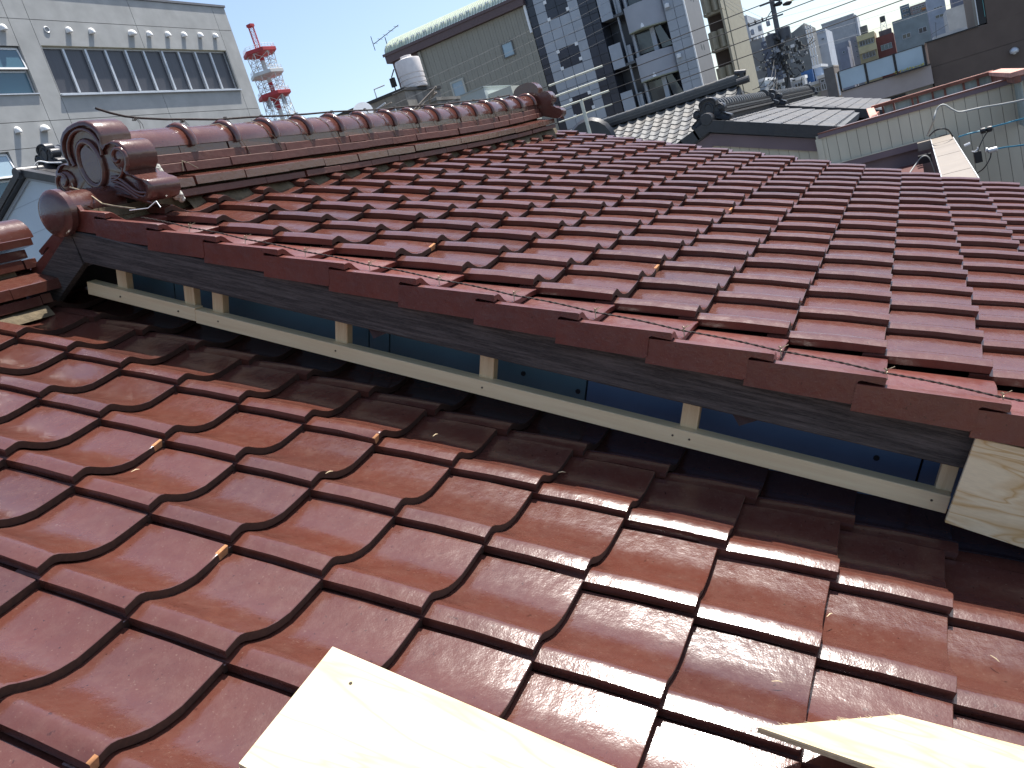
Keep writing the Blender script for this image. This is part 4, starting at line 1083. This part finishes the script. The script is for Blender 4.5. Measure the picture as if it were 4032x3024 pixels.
for k_ in range(len(ys)-1):
    if ys[k_]-ys[k_+1] > .06: part_box('fibreglass_sheet', FRP, fr, XF+.03, XF+.04, ys[k_+1]+.016, ys[k_]-.016, -1.0, -.393)
for q in range(12):
    xa = 11.2+q*.23; part_box('fibreglass_sheet', FRP, fr, xa, xa+.22, -1.05, -1.04, -1.0, -.478)
part_box('floor', CONCD, fr, 12.2, XF+.02, -1.0, .55, -1.1, -1.01)

# cables by the sided house
def cable(label, pts, r, m, nm='cable', cat='cable', grp=None, sub=None):
    o = MB().tube(smooth_pts(pts), r, 6).build(nm, m, None, 60); tag(o, label, cat, grp); return o
def smooth_pts(p, n=6):
    p = [Vector(q) for q in p]; out = []
    if len(p) < 3: return p
    for i in range(len(p)-1):
        a, b, c, d = p[max(i-1, 0)], p[i], p[i+1], p[min(i+2, len(p)-1)]
        for k in range(n):
            t = k/n; out.append(.5*((2*b)+(c-a)*t+(2*a-5*b+4*c-d)*t*t+(3*b-a-3*c+d)*t**3))
    out.append(p[-1]); return out
XK = 10.5
cable('grey service cable arching up from the wall end and running off right', [(XK+.9, -.05, -.80), (XK, -.12, -.62), (XK, -.18, -.49), (XK, -.25, -.46), (XK, -.33, -.54), (XK, -.40, -.585), (XK, -.60, -.60), (XK, -.98, -.64), (XK-.5, -2.0, -.66)], .010, WIREG)
cable('short dark cable looped over the far end of the cream coping', [(XK+.7, -.07, -.80), (XK+.3, -.13, -.73), (XK+.2, -.20, -.72), (XK+.3, -.26, -.76), (XK+.5, -.30, -.86)], .009, WIREM)
cable('upper blue and black cable joined by twin black insulators', [(XK, -.34, -.84), (XK, -.45, -.835), (XK, -.56, -.84), (XK, -.63, -.83), (XK, -.80, -.83), (XK, -.97, -.83), (XK-.5, -2.0, -.83)], .009, WIREB)
cable('lower blue and black cable with a grey clamp', [(XK, -.60, -1.07), (XK, -.75, -1.075), (XK, -.92, -1.10), (XK-.5, -2.0, -1.2)], .009, WIREB)
cable('thin black drop wire from the twin insulators to the dark bracket', [(XK, -.62, -.86), (XK, -.57, -.92), (XK, -.52, -1.0), (XK+.1, -.50, -1.06)], .006, WIREM)
cable('thin black drop wire hanging below the grey clamp', [(XK, -.62, -1.08), (XK, -.60, -1.15), (XK, -.53, -1.24), (XK+.2, -.47, -1.30)], .006, WIREM)
cable('thin grey cable arching in the dark gap beside the coping wall', [(XK-.3, .22, -1.10), (XK, .12, -1.02), (XK, .04, -.95), (XK, -.02, -.97), (XK, -.05, -1.08), (XK, -.06, -1.2)], .007, WIREG)
ins = thing('insulator', 'pair of shiny black insulators on the upper blue cable', 'insulator', (XK, -.58, -.84))
for y in (-.575, -.635): MB().lathe([(.012, -.03), (.03, -.022), (.034, 0), (.03, .022), (.012, .03)], (XK-.02, y, -.842), 12, 0, 'Y').build('bead', BLACK, ins, 50)
cl = thing('cable_clamp', 'grey two-part clamp on the lower blue cable', 'clamp', (XK, -.62, -1.07))
MB().lathe([(.012, -.05), (.028, -.04), (.028, .04), (.012, .05)], (XK-.01, -.635, -1.07), 10, 0, 'Y').build('body', GALV, cl, 50)
MB().tube([(XK, -.585, -1.055), (XK, -.57, -1.05)], .026, 8).build('end_cap', WPAINT, cl, 50)
br = thing('cable_bracket', 'dark bracket with white hooks on the side of the cream coping wall', 'bracket', (XK, -.49, -1.1))
MB().box(XK, XK+.1, -.53, -.46, -1.17, -1.05).build('plate', BLACK, br)
MB().tube(smooth_pts([(XK, -.44, -1.03), (XK, -.47, -1.04), (XK, -.50, -1.02), (XK, -.50, -1.0)]), .008, 6).build('hook', WPAINT, br)
MB().tube([(XK, -.38, -.95), (XK, -.44, -.94)], .016, 6).build('hook', WPAINT, br)

# ---------------------------------------------------------------- brown building and glazed terrace
KN = 45/25; XN = 45.0
bn = thing('brown_building', 'large dark brown clad building at the upper right', 'building', (52, -6, GROUND))
part_box('wall', DBROWN, bn, XN, XN+14, -16, -.45*KN, -.10*KN, .52*KN)
part_box('lower_wall', DBROWN, bn, XN-.02, XN+14, -16, -.47*KN, GROUND, -.10*KN-.015)
part_box('joint', mat('joint_brown', (.11, .09, .08), .8, .1, 3), bn, XN+.04, XN+14, -15.9, -.5*KN, -.10*KN-.014, -.10*KN-.001)
part_box('coping', BLACK, bn, XN-.05, XN+14, -1.62*KN, -.42*KN, .52*KN+.001, .55*KN)
part_box('upper_wall', DBROWN, bn, XN+.0, XN+14, -16, -1.82*KN, .52*KN+.002, 9)
mb = MB(); mb.box(XN+.02, XN+2, -1.81*KN, -1.63*KN, .552*KN, 9); mb.build('dark_glazing', BLACK, bn)
part_box('glazing_bar', GALV, bn, XN-.02, XN+.02, -1.645*KN, -1.625*KN, .56*KN, 9)
part_box('glazing_bar', mat('teal_bar', (.10, .28, .26), .5, .1, 4), bn, XN-.03, XN+.015, -1.80*KN, -1.785*KN, .7*KN, 9)
MB().lathe([(.16, -.02), (.19, .06), (.17, .14), (.08, .22), (.01, .24)], (XN-.14, -2.28*KN, -.345*KN), 14, 0, 'Z').build('vent_cowl', GALV, bn, 50)
MB().tube([(XN, -2.28*KN, -.33*KN), (XN-.15, -2.28*KN, -.33*KN)], .10, 10).build('vent_pipe', GALV, bn, 50)
tr = thing('glazed_terrace', 'taupe terrace with frosted glass balustrade and black posts beside the brown building', 'terrace', (46, 1, GROUND))
part_box('ledge', TAUPE, tr, XN-.4, XN+5, -.46*KN, 1.70*KN, -.50*KN, -.03*KN)
part_box('ledge_cap', BLACK, tr, XN-.46, XN-.1, -.455*KN, 1.70*KN, -.03*KN+.001, .0)
part_box('base_wall', CONCL, tr, XN+.2, XN+5, -.44*KN, 1.72*KN, GROUND, -.50*KN-.001)
part_box('base_window', GLS, tr, XN+.14, XN+.19, .22*KN, .84*KN, -.95*KN, -.54*KN)
yy = [1.70, 1.03, .33, -.36]
for q in range(4): part_box('post', BLACK, tr, XN-.36, XN-.28, yy[q]*KN-.05, yy[q]*KN+.05, .001, .50*KN)
part_box('top_rail', BLACK, tr, XN-.36, XN-.28, -.36*KN, 1.70*KN, .50*KN+.001, .515*KN)
for q in range(3): part_box('glass_panel', FROST, tr, XN-.33, XN-.31, yy[q+1]*KN+.055, yy[q]*KN-.055, .05*KN, .495*KN)
part_box('end_post', WPAINT, tr, XN-.5, XN-.42, 1.72*KN, 1.755*KN, -.10*KN, .48*KN)
pl_ = thing('planter', 'strip of yellow flowers and pale pebbles at the foot of the terrace glass', 'planter', (XN-.5, .2, .0))
part_box('trough', BLACK, pl_, XN-.75, XN-.47, -.34*KN, .42*KN, -.03*KN, .01)
mb = MB()
for q in range(60):
    c = Vector((XN-.6+random.uniform(-.1, .1), random.uniform(-.30, .40)*KN, .03+random.uniform(0, .08))); s_ = .04
    mb.prism([c+Vector((random.uniform(-s_, s_), random.uniform(-s_, s_), random.uniform(-s_, s_))) for v in range(3)], (.004, 0, .01))
f = mb.build('flowers', mat('yellow_flowers', (.55, .48, .05), .8, .4, 20), pl_); f['kind'] = 'stuff'
co = thing('terrace_pier', 'tall grey-brown concrete pier at the left end of the glazed terrace', 'pier', (XN, 3.4, GROUND))
part_box('shaft', stained('pier_concrete', (.15, .135, .125), (.09, .08, .075), .9, .5), co, XN-.5, XN+3, 1.775*KN, 2.03*KN, GROUND, .68*KN)
part_box('pier_cap', CONCL, co, XN-.52, XN+3.02, 1.77*KN, 2.035*KN, .68*KN+.001, .72*KN)

# ---------------------------------------------------------------- utility pole with its clutter
XP = 58.0; KP = 58/30
pole = thing('utility_pole', 'concrete utility pole crowded with transformers, boxes and wires', 'utility pole', (XP, 7.0, GROUND))
MB().tube([(XP, 7.08, GROUND), (XP, 6.85, 9.5)], [.24, .13], 14).build('shaft', POLEC, pole, 60)
part_box('crossarm', POLEC, pole, XP-.25, XP-.15, 3.30*KP, 4.43*KP, 2.85*KP, 2.85*KP+.09)
part_box('crossarm', POLEC, pole, XP-.25, XP-.15, 3.44*KP, 3.95*KP, 3.33*KP, 3.33*KP+.09)
MB().tube([(XP-.2, 3.87*KP, 2.87*KP), (XP-.15, 3.62*KP, 3.1*KP)], .03, 6).build('stay', POLEC, pole)
for y in (4.40, 4.18, 3.95): MB().lathe([(.05, 0), (.07, .04), (.04, .08), (.07, .12), (.03, .2)], (XP-.2, y*KP, 2.85*KP+.09), 10).build('insulator', CONCD, pole, 50)
for y, z in ((4.33, 2.66), (4.08, 2.70), (3.80, 2.76)): MB().lathe([(.05, -.18), (.12, -.16), (.12, .12), (.05, .18)], (XP-.25, y*KP, z*KP), 10).build('fuse_cutout', GREYP, pole, 50)
for y, z in ((3.10, 3.14), (3.38, 3.22), (3.30, 3.36)): MB().lathe([(.06, -.25), (.15, -.1), (.12, .1), (.06, .3)], (XP-.2, y*KP, z*KP), 10, 0, 'Y').build('strain_insulator', BLACK, pole, 50)
rnd = random.Random(11)
for y, z, r_, h in ((3.80, 2.20, .34, .9), (3.35, 2.28, .34, .85), (3.78, 1.62, .30, .8)): MB().lathe([(.05, -h/2), (r_, -h/2+.05), (r_, h/2-.08), (.06, h/2)], (XP-.3, y*KP, z*KP), 14).build('transformer', mat('transformer_%d' % int(y*100), (.10, .11, .125), .5, .1, 5), pole, 50)
for q in range(90):
    z = rnd.triangular(.55, 2.5, 1.5); sp_ = .55*(1-abs(z-1.55)/1.4)+.15; y = 3.60+rnd.uniform(-sp_, sp_)*1.15
    s_ = rnd.uniform(.03, .10)
    part_box('line_fitting', rnd.choice([BLACK, BLACK, CONCD, DTILE, GREYP]), pole, XP-.5-rnd.random()*.3, XP-.2, y*KP-s_, y*KP+s_, z*KP-s_*rnd.uniform(.4, 1.6), z*KP+s_*rnd.uniform(.4, 1.6))
for q in range(26):
    z = rnd.uniform(.7, 2.1); y = 3.6+rnd.uniform(-.6, .6); a = Vector((XP-.6, y*KP, z*KP)); b = a+Vector((0, rnd.uniform(-1.4, 1.4), rnd.uniform(-1.0, .2))); m_ = (a+b)/2-Vector((0, 0, rnd.uniform(.1, .5)))
    MB().tube(smooth_pts([a, m_, b], 4), .022, 4).build('jumper_wire', WIREM, pole)
part_box('sign_plate', WPAINT, pole, XP-.85, XP-.82, 3.12*KP, 3.24*KP, 1.77*KP, 1.86*KP)

def span(label, a, b, sag, r, m, grp=None, n=14, nm='overhead_wire'):
    a, b = Vector(a), Vector(b)
    o = MB().tube([a.lerp(b, q/n)-Vector((0, 0, sag*4*(q/n)*(1-q/n))) for q in range(n+1)], r, 5).build(nm, m, None, 60)
    return tag(o, label, 'overhead wire', grp)
# low-voltage lines passing behind the red ridge, with pale guards
for q, (z, nm) in enumerate(((2.22, 'topmost'), (1.93, 'second'), (1.63, 'third'), (1.31, 'lowest'))):
    w = thing('guarded_line', '%s of the four street wires sleeved in pale guards before the tower' % nm, 'overhead wire', (20, 7, z))
    MB().tube([Vector((20, 26-.9*v, z+.0015*(v-18)**2*.4)) for v in range(30)], .011, 5).build('conductor', WIREM, w, 60)
    for p in range(2):
        ya = (7.86, 7.12)[p]; yb = (7.14, 6.40)[p]
        MB().tube([(20, ya, z), (20, yb, z)], .024 if q < 3 else .017, 8).build('line_guard', COVER, w, 60)
MB_ = thing('line_post', 'short pale insulated post below the street wires', 'post', (19.9, 7.1, 1.0))
MB().tube([(19.9, 7.11, GROUND), (19.9, 7.11, 1.62)], .045, 10).build('shaft', COVER, MB_, 60)
for q, nm_ in enumerate(('lowest', 'second from the bottom', 'middle', 'second from the top', 'topmost')):
    span('thin dark service wire across the beige wall to the clad tower, %s' % nm_, (26, 16, 3.15+.33*q), (50.9, 14.5, 7.2+.62*q), .15, .006, CONCD)
for q in range(5):
    span('grey wire strung from the utility pole over the distant roofs to the right', (XP-.2, 6.9, 6.2-.75*q), (XP+6, -16, 6.6-.62*q), .6, .008, WIREL, 'wires running right from the pole')
for q in range(3):
    span('thin wire dropping from above to the pole crossarm', (XP-14, 10.6+.5*q, 11.5), (XP-.2, (4.40, 4.18, 3.95)[q]*KP, 2.85*KP+.28), .5, .008, WIREL, 'wires falling to the crossarm')
span('yellow sleeved wire leaving the pole top to the right', (XP-.2, 3.02*KP, 3.17*KP), (XP+2, -10, 8.3), .3, .04, mat('yellow_sleeve', (.50, .43, .12), .6, .1, 5))
for q in range(3):
    span('black cable hanging low from the pole towards the grey tiled roof', (XP-.4, 7.4, 3.2-.5*q), (24, 4.2+.1*q, .9), .9+.2*q, .014, WIREM, 'cables slung to the grey tiled house')

# ---------------------------------------------------------------- distant blocks
def block(name, label, X, y0, y1, z1, depth, col, k=1.0, wins=(), trim=None, cat='building', wf=GREYP, wg=GLS):
    h = thing(name, label, cat, (X+depth/2, (y0+y1)/2*k, GROUND))
    part_box('wall', far(col), h, X, X+depth, y0*k, y1*k, GROUND, z1*k)
    if trim: part_box('parapet', far(trim), h, X-.1, X+depth, y0*k-.1, y1*k+.1, z1*k+.001, z1*k+.25)
    for (a, b, c, d, cols) in wins: window_x(h, X-.05, a*k, b*k, c*k, d*k, wf, wg, .07, cols, 1, .12)
    return h
k1 = 1.2
b = block('office_block', 'plain dark blue-grey slab left of the utility pole', 120, 15.0, 16.98, 10.9, 12, (.15, .18, .24), k1)
part_box('edge_strip', far((.45, .48, .5)), b, 119.8, 132, 14.72*k1, 14.99*k1, GROUND, 10.82*k1)
block('small_block', 'small salmon block at the foot of the dark blue slab', 110, 15.4, 16.3, 8.5, 6, (.42, .24, .18), 1.1, [(15.6, 15.85, 7.9, 8.3, 1)])
b = block('concrete_block', 'bare stained concrete building behind the utility pole', 100, 13.48, 16.95, 8.05, 14, (.27, .26, .245), 1.0, [(15.9, 16.1, 7.25, 7.6, 1), (15.5, 15.65, 7.15, 7.6, 1)])
rnd = random.Random(5)
for q in range(12): part_box('roof_clutter', rnd.choice([GALV, CONCD, WPAINT]), b, 99.9, 101, 13.5+.22*q, 13.5+.22*q+rnd.uniform(.08, .2), 8.06, 8.1+rnd.uniform(.05, .35))
b = block('dark_block', 'dark blue-grey building just behind the pole transformers', 97, 11.5, 13.47, 7.35, 12, (.105, .115, .145), 1.0, [(12.9, 13.2, 6.9, 7.1, 1), (12.0, 12.4, 6.0, 6.5, 2)])
for q in range(6): part_box('roof_clutter', rnd.choice([CONCD, GREYP]), b, 97, 98, 11.55+.3*q, 11.75+.3*q, 7.36, 7.45+rnd.uniform(.1, .6))
b = thing('concrete_block', 'tall dark concrete building with a slanting roofline right of the pole', 'building', (104, 10, GROUND))
mb = MB(); mb.prism([(98, 11.48, GROUND), (98, 11.48, 7.3), (98, 10.25, 7.35), (98, 8.98, 7.85), (98, 8.98, GROUND)], (12, 0, 0)); mb.build('wall', stained('tall_concrete', (.20, .205, .20), (.12, .125, .125), .9, .3), b)
b = thing('stair_tower', 'white open stair structure against the dark concrete building', 'stairs', (99, 8.6, GROUND))
for q in range(8): part_box('landing', WPAINT, b, 97.2, 98.6, 8.35, 8.92, .4+q*.95, .52+q*.95)
for y in (8.36, 8.62, 8.88): part_box('post', WPAINT, b, 97.2, 97.3, y-.05, y+.05, GROUND, 7.4)
block('white_block', 'white building with a roof frame between the stair and the grey slab', 112, 7.25, 8.62, 6.75, 10, (.50, .53, .57), 1.12, [(7.4, 8.4, 6.45, 6.65, 5), (7.5, 7.8, 5.7, 5.9, 1), (8.0, 8.3, 5.0, 5.2, 1)])
k2 = 200/150
block('grey_slab', 'broad pale grey slab block on the skyline', 200, 6.52, 11.3, 10.75, 16, (.38, .39, .40), k2, trim=(.45, .46, .47))
b = block('slab_stair', 'light stair strip on the right end of the pale grey slab', 200.5, 6.15, 6.50, 10.6, 12, (.52, .54, .57), k2)
block('lavender_block', 'low lavender-grey block in front of the pale slab', 180, 7.9, 11.6, 7.25, 10, (.29, .30, .335), 1.2)
block('lavender_house', 'small violet house with one dark window', 160, 8.2, 9.55, 6.4, 8, (.23, .24, .29), 160/150, [(8.65, 9.05, 5.55, 5.9, 1)])
block('dark_town_house', 'narrow grey building hung with signs left of the yellow block', 175, 6.7, 7.6, 7.5, 10, (.30, .29, .32), 175/150, [(6.85, 7.1, z_, z_+.35, 1) for z_ in (4.2, 5.0, 5.8, 6.6)])
b = block('yellow_block', 'narrow yellow-banded block with two rows of windows', 170, 4.12, 6.70, 7.35, 12, (.40, .34, .20), 170/150, [(4.35, 6.4, 5.72, 6.45, 5), (4.45, 6.3, 3.7, 4.5, 4)])
kk = 170/150
for z0, z1 in ((6.52, 7.36), (4.60, 5.62)): part_box('yellow_band', far((.62, .53, .30)), b, 169.6, 169.99, 4.10*kk, 6.68*kk, z0*kk, z1*kk)
part_box('tank_box', CONCD, b, 171, 174, 4.98*kk, 6.0*kk, 7.36*kk, 8.65*kk)
b = block('red_block', 'brick-red block with a blue window and rooftop tank', 172, 1.5, 4.05, 6.25, 12, (.20, .075, .065), 172/150, [(1.95, 3.55, 4.05, 4.9, 3)], wg=GLSB)
kk = 172/150
part_box('roof_room', CONCD, b, 173, 178, 1.7*kk, 3.5*kk, 6.26*kk, 7.05*kk)
wt = thing('water_tower', 'dark round water tank on a tall white stand above the red block', 'water tower', (175, 3.05, 7.05*kk))
MB().lathe([(.05, 0), (.46, .02), (.46, 1.02), (.1, 1.1)], (175, 2.66*kk, 8.3*kk), 16).build('tank', mat('tank_dark', (.05, .05, .05), .5, .1, 5), wt, 50)
mb = MB()
for dx_, dy_ in ((-.4, -.42), (-.4, .42), (.4, -.42), (.4, .42)): mb.tube([(175+dx_*1.1, 2.7*kk+dy_*1.25, 7.06*kk), (175+dx_, 2.66*kk+dy_, 8.3*kk)], .045, 5)
for a_, b_ in ((-1, 1), (1, -1)): mb.tube([(174.55, 2.7*kk+a_*.5, 7.1*kk), (174.6, 2.66*kk+b_*.42, 8.25*kk)], .03, 4)
mb.build('stand', WPAINT, wt)
block('teal_block', 'grey-teal block with two dark windows right of the red block', 150, -3.5, 1.42, 7.75, 12, (.20, .235, .245), 1.0, [(-.83, .38, 4.72, 5.45, 2), (-3.08, -1.92, 4.76, 5.58, 2)])
k3 = 1.25
b = block('teal_tower', 'dark teal building with balconies rising behind the grey-teal block', 188, -1.28, .03, 9.6, 12, (.13, .19, .22), k3, [(-1.1, -.2, 8.6, 9.0, 2), (-1.1, -.2, 7.9, 8.25, 2)])
b = block('brown_flats', 'brownish flats with orange laundry behind the grey-teal block', 186, -3.6, -1.30, 9.0, 12, (.26, .22, .20), k3, [(-3.3, -1.6, 8.35, 8.7, 4), (-3.3, -1.6, 7.85, 8.15, 4)])
part_box('awning', far((.50, .22, .06)), b, 185.5, 185.99, -3.4*k3, -2.8*k3, 7.95*k3, 8.15*k3)
b = block('lavender_flats', 'tall blue-lavender flats with railings near the brown building', 165, -6.0, -3.68, 9.6, 12, (.31, .34, .40), 1.1, [(-5.6, -4.4, 7.5, 7.75, 3), (-5.6, -4.4, 6.1, 6.6, 2)])
block('pale_block', 'pale blank-walled building directly left of the dark brown one', 130, -9.9, -5.95, 6.9, 12, (.42, .41, .39), 130/150)
block('dark_flats', 'dark flats peeping above the pale blank wall', 175, -9.6, -7.0, 9.6, 10, (.17, .18, .22), 175/150, [(-8.9, -7.4, 8.6, 9.2, 3)])
block('white_annexe', 'low white block with a grey door under the pale blank wall', 118, -9.8, -3.8, 3.7, 8, (.50, .49, .47), 118/150, [(-9.55, -8.9, 3.3, 3.6, 1)])
for lab, X_, y0, y1, z1, c_, k_, w_ in (
    ('small blue-grey house under the concrete building', 80, 11.5, 13.0, 2.85, (.36, .40, .43), 1.0, [(12.3, 12.7, 1.75, 2.1, 2), (11.75, 12.1, 1.7, 2.05, 1)]),
    ('pale house with a white-edged flat roof left of the pole foot', 78, 9.98, 11.25, 2.25, (.48, .50, .50), 78/80, [(10.15, 10.9, 1.5, 2.0, 3)]),
    ('grey house with white roof edges right of the pole foot', 79, 8.2, 9.3, 2.0, (.40, .41, .42), 79/80, [(8.35, 9.1, 1.35, 1.8, 3)]),
    ('low cream building beneath the stair tower', 76, 6.5, 8.35, 1.2, (.44, .43, .38), 76/80, [(6.8, 8.1, .5, .95, 6)]),
    ('narrow blue-edged house left of the concrete pier', 82, 6.75, 7.3, 2.5, (.30, .38, .50), 82/80, [(6.85, 7.2, .8, 1.5, 2)]),
    ('narrow taupe house with a balcony beside the concrete pier', 74, 6.45, 7.1, 1.55, (.26, .24, .235), 74/80, [(6.55, 7.0, .5, 1.1, 2), (6.6, 7.0, 1.15, 1.45, 1)])):
    b = block('town_house', lab, X_, y0, y1, z1, 7, c_, k_, w_, trim=(.62, .63, .63))
b = block('tarped_building', 'building wrapped in a deep blue tarpaulin right of the pole', 81, 7.45, 8.38, 2.55, 6, (.02, .07, .19), 81/80, cat='building')
part_box('tarp_mark', WPAINT, b, 80.9, 80.99, 7.75*81/80, 7.9*81/80, 1.35*81/80, 1.55*81/80)
block('terrace_house', 'long low pale building behind the tile roofs and terrace', 60, 4.2, 7.6, -.15, 8, (.36, .34, .31), .8)
an = thing('tv_aerial', 'television aerial on a mast before the pale blank wall', 'aerial', (100, -3, 2.4))
mb = MB(); mb.tube([(100, -2.75, 2.3), (100, -2.9, 3.75)], .03, 5); mb.tube([(100, -2.3, 2.75), (100, -3.9, 3.2)], .025, 5)
for q in range(7): mb.tube([(99.6, -2.4-.22*q, 2.78+.065*q), (100.4, -2.4-.22*q, 2.78+.065*q)], .018, 4)
mb.build('rods', CONCD, an)

# ---------------------------------------------------------------- small grey-tiled house at far left
sg = thing('grey_gabled_house', 'small house with a pale blue gable and dark ridge tiles at far left', 'house', (13, 18, GROUND))
KG = 12/11; XG2 = 12.0
ya, za = 15.42*KG, 3.10*KG
mb = MB(); mb.prism([(XG2, ya, za-.03), (XG2, ya+3.4, za-.03-3.4*.42), (XG2, ya+3.4, GROUND), (XG2, ya-3.4, GROUND), (XG2, ya-3.4, za-.03-3.4*.42)], (.1, 0, 0)); mb.build('gable_wall', GABLEB, sg)
for q in range(4):
    z = za-.55-q*.62; w = (za-.03-z)/.42-.05; part_box('gable_joint', mat('gable_joint_%d' % q, (.36, .41, .46), .6, .05, 1), sg, XG2-.004, XG2-.001, ya-min(w, 3.4), ya+min(w, 3.4), z, z+.014)
mb = MB(); th = math.atan(.42)
for s in (1, -1):
    mb.prism([(XG2-.18, ya, za+.10), (XG2-.18, ya+s*3.6, za+.10-3.6*.42), (XG2-.18, ya+s*3.6, za-.04-3.6*.42), (XG2-.18, ya, za-.04)], (4.5, 0, 0))
rf = mb.build('roof', DGREY, sg)
for s in (1, -1):
    for j in range(10):
        M = Matrix.Translation((XG2-.21, ya+s*(.05+j*.26), za+.06-(.05+j*.26)*.42)) @ Matrix.Rotation(-s*th, 4, 'X')
        MB().box(0, .2, min(0, s*.285), max(0, s*.285), -.06, .07, 0, M).build('verge_tile', DGREY, rf)
    mb = MB(); mb.prism([(XG2-.05, ya, za-.05), (XG2-.05, ya+s*3.5, za-.05-3.5*.42), (XG2-.05, ya+s*3.5, za-.13-3.5*.42), (XG2-.05, ya, za-.13)], (.045, 0, 0)); mb.build('bargeboard', GREYP, sg)
rg = MB().box(XG2+.72, XG2+4.2, ya-.14, ya+.14, za+.02, za+.40).build('ridge', DGREY, sg)
for q in range(3): part_box('ridge_course', (SGREY, DGREY, SGREY)[q], rg, XG2+.70, XG2+4.2, ya-.20+.03*q, ya+.20-.03*q, za+.14+.10*q, za+.19+.10*q)
for q in range(12): MB().lathe([(.10, 0), (.10, .25), (.125, .255), (.125, .295)], (XG2+.70+.30*q, ya, za+.44), 14, 0, 'X').build('ridge_cap_tile', SLATE, rg, 40)
ornament(sg, 'ridge_ornament', XG2+.52, XG2+.74, ya, za+.06, 1.55, DGREY)
MB().lathe([(.01, 0), (.11, 0), (.118, .02), (.112, .9)], (XG2-.28, ya, za+.05), 16, 0, 'X').build('apex_round_tile', DGREY, rg, 40)
MB().tube(smooth_pts([(XG2+.25, ya+.02, za+.17), (XG2+.25, ya-.16, za+.21), (XG2+.25, ya-.45, za+.10), (XG2+.2, ya-.9, za-.02)]), .016, 6).build('white_cord', WPAINT, sg, 60)
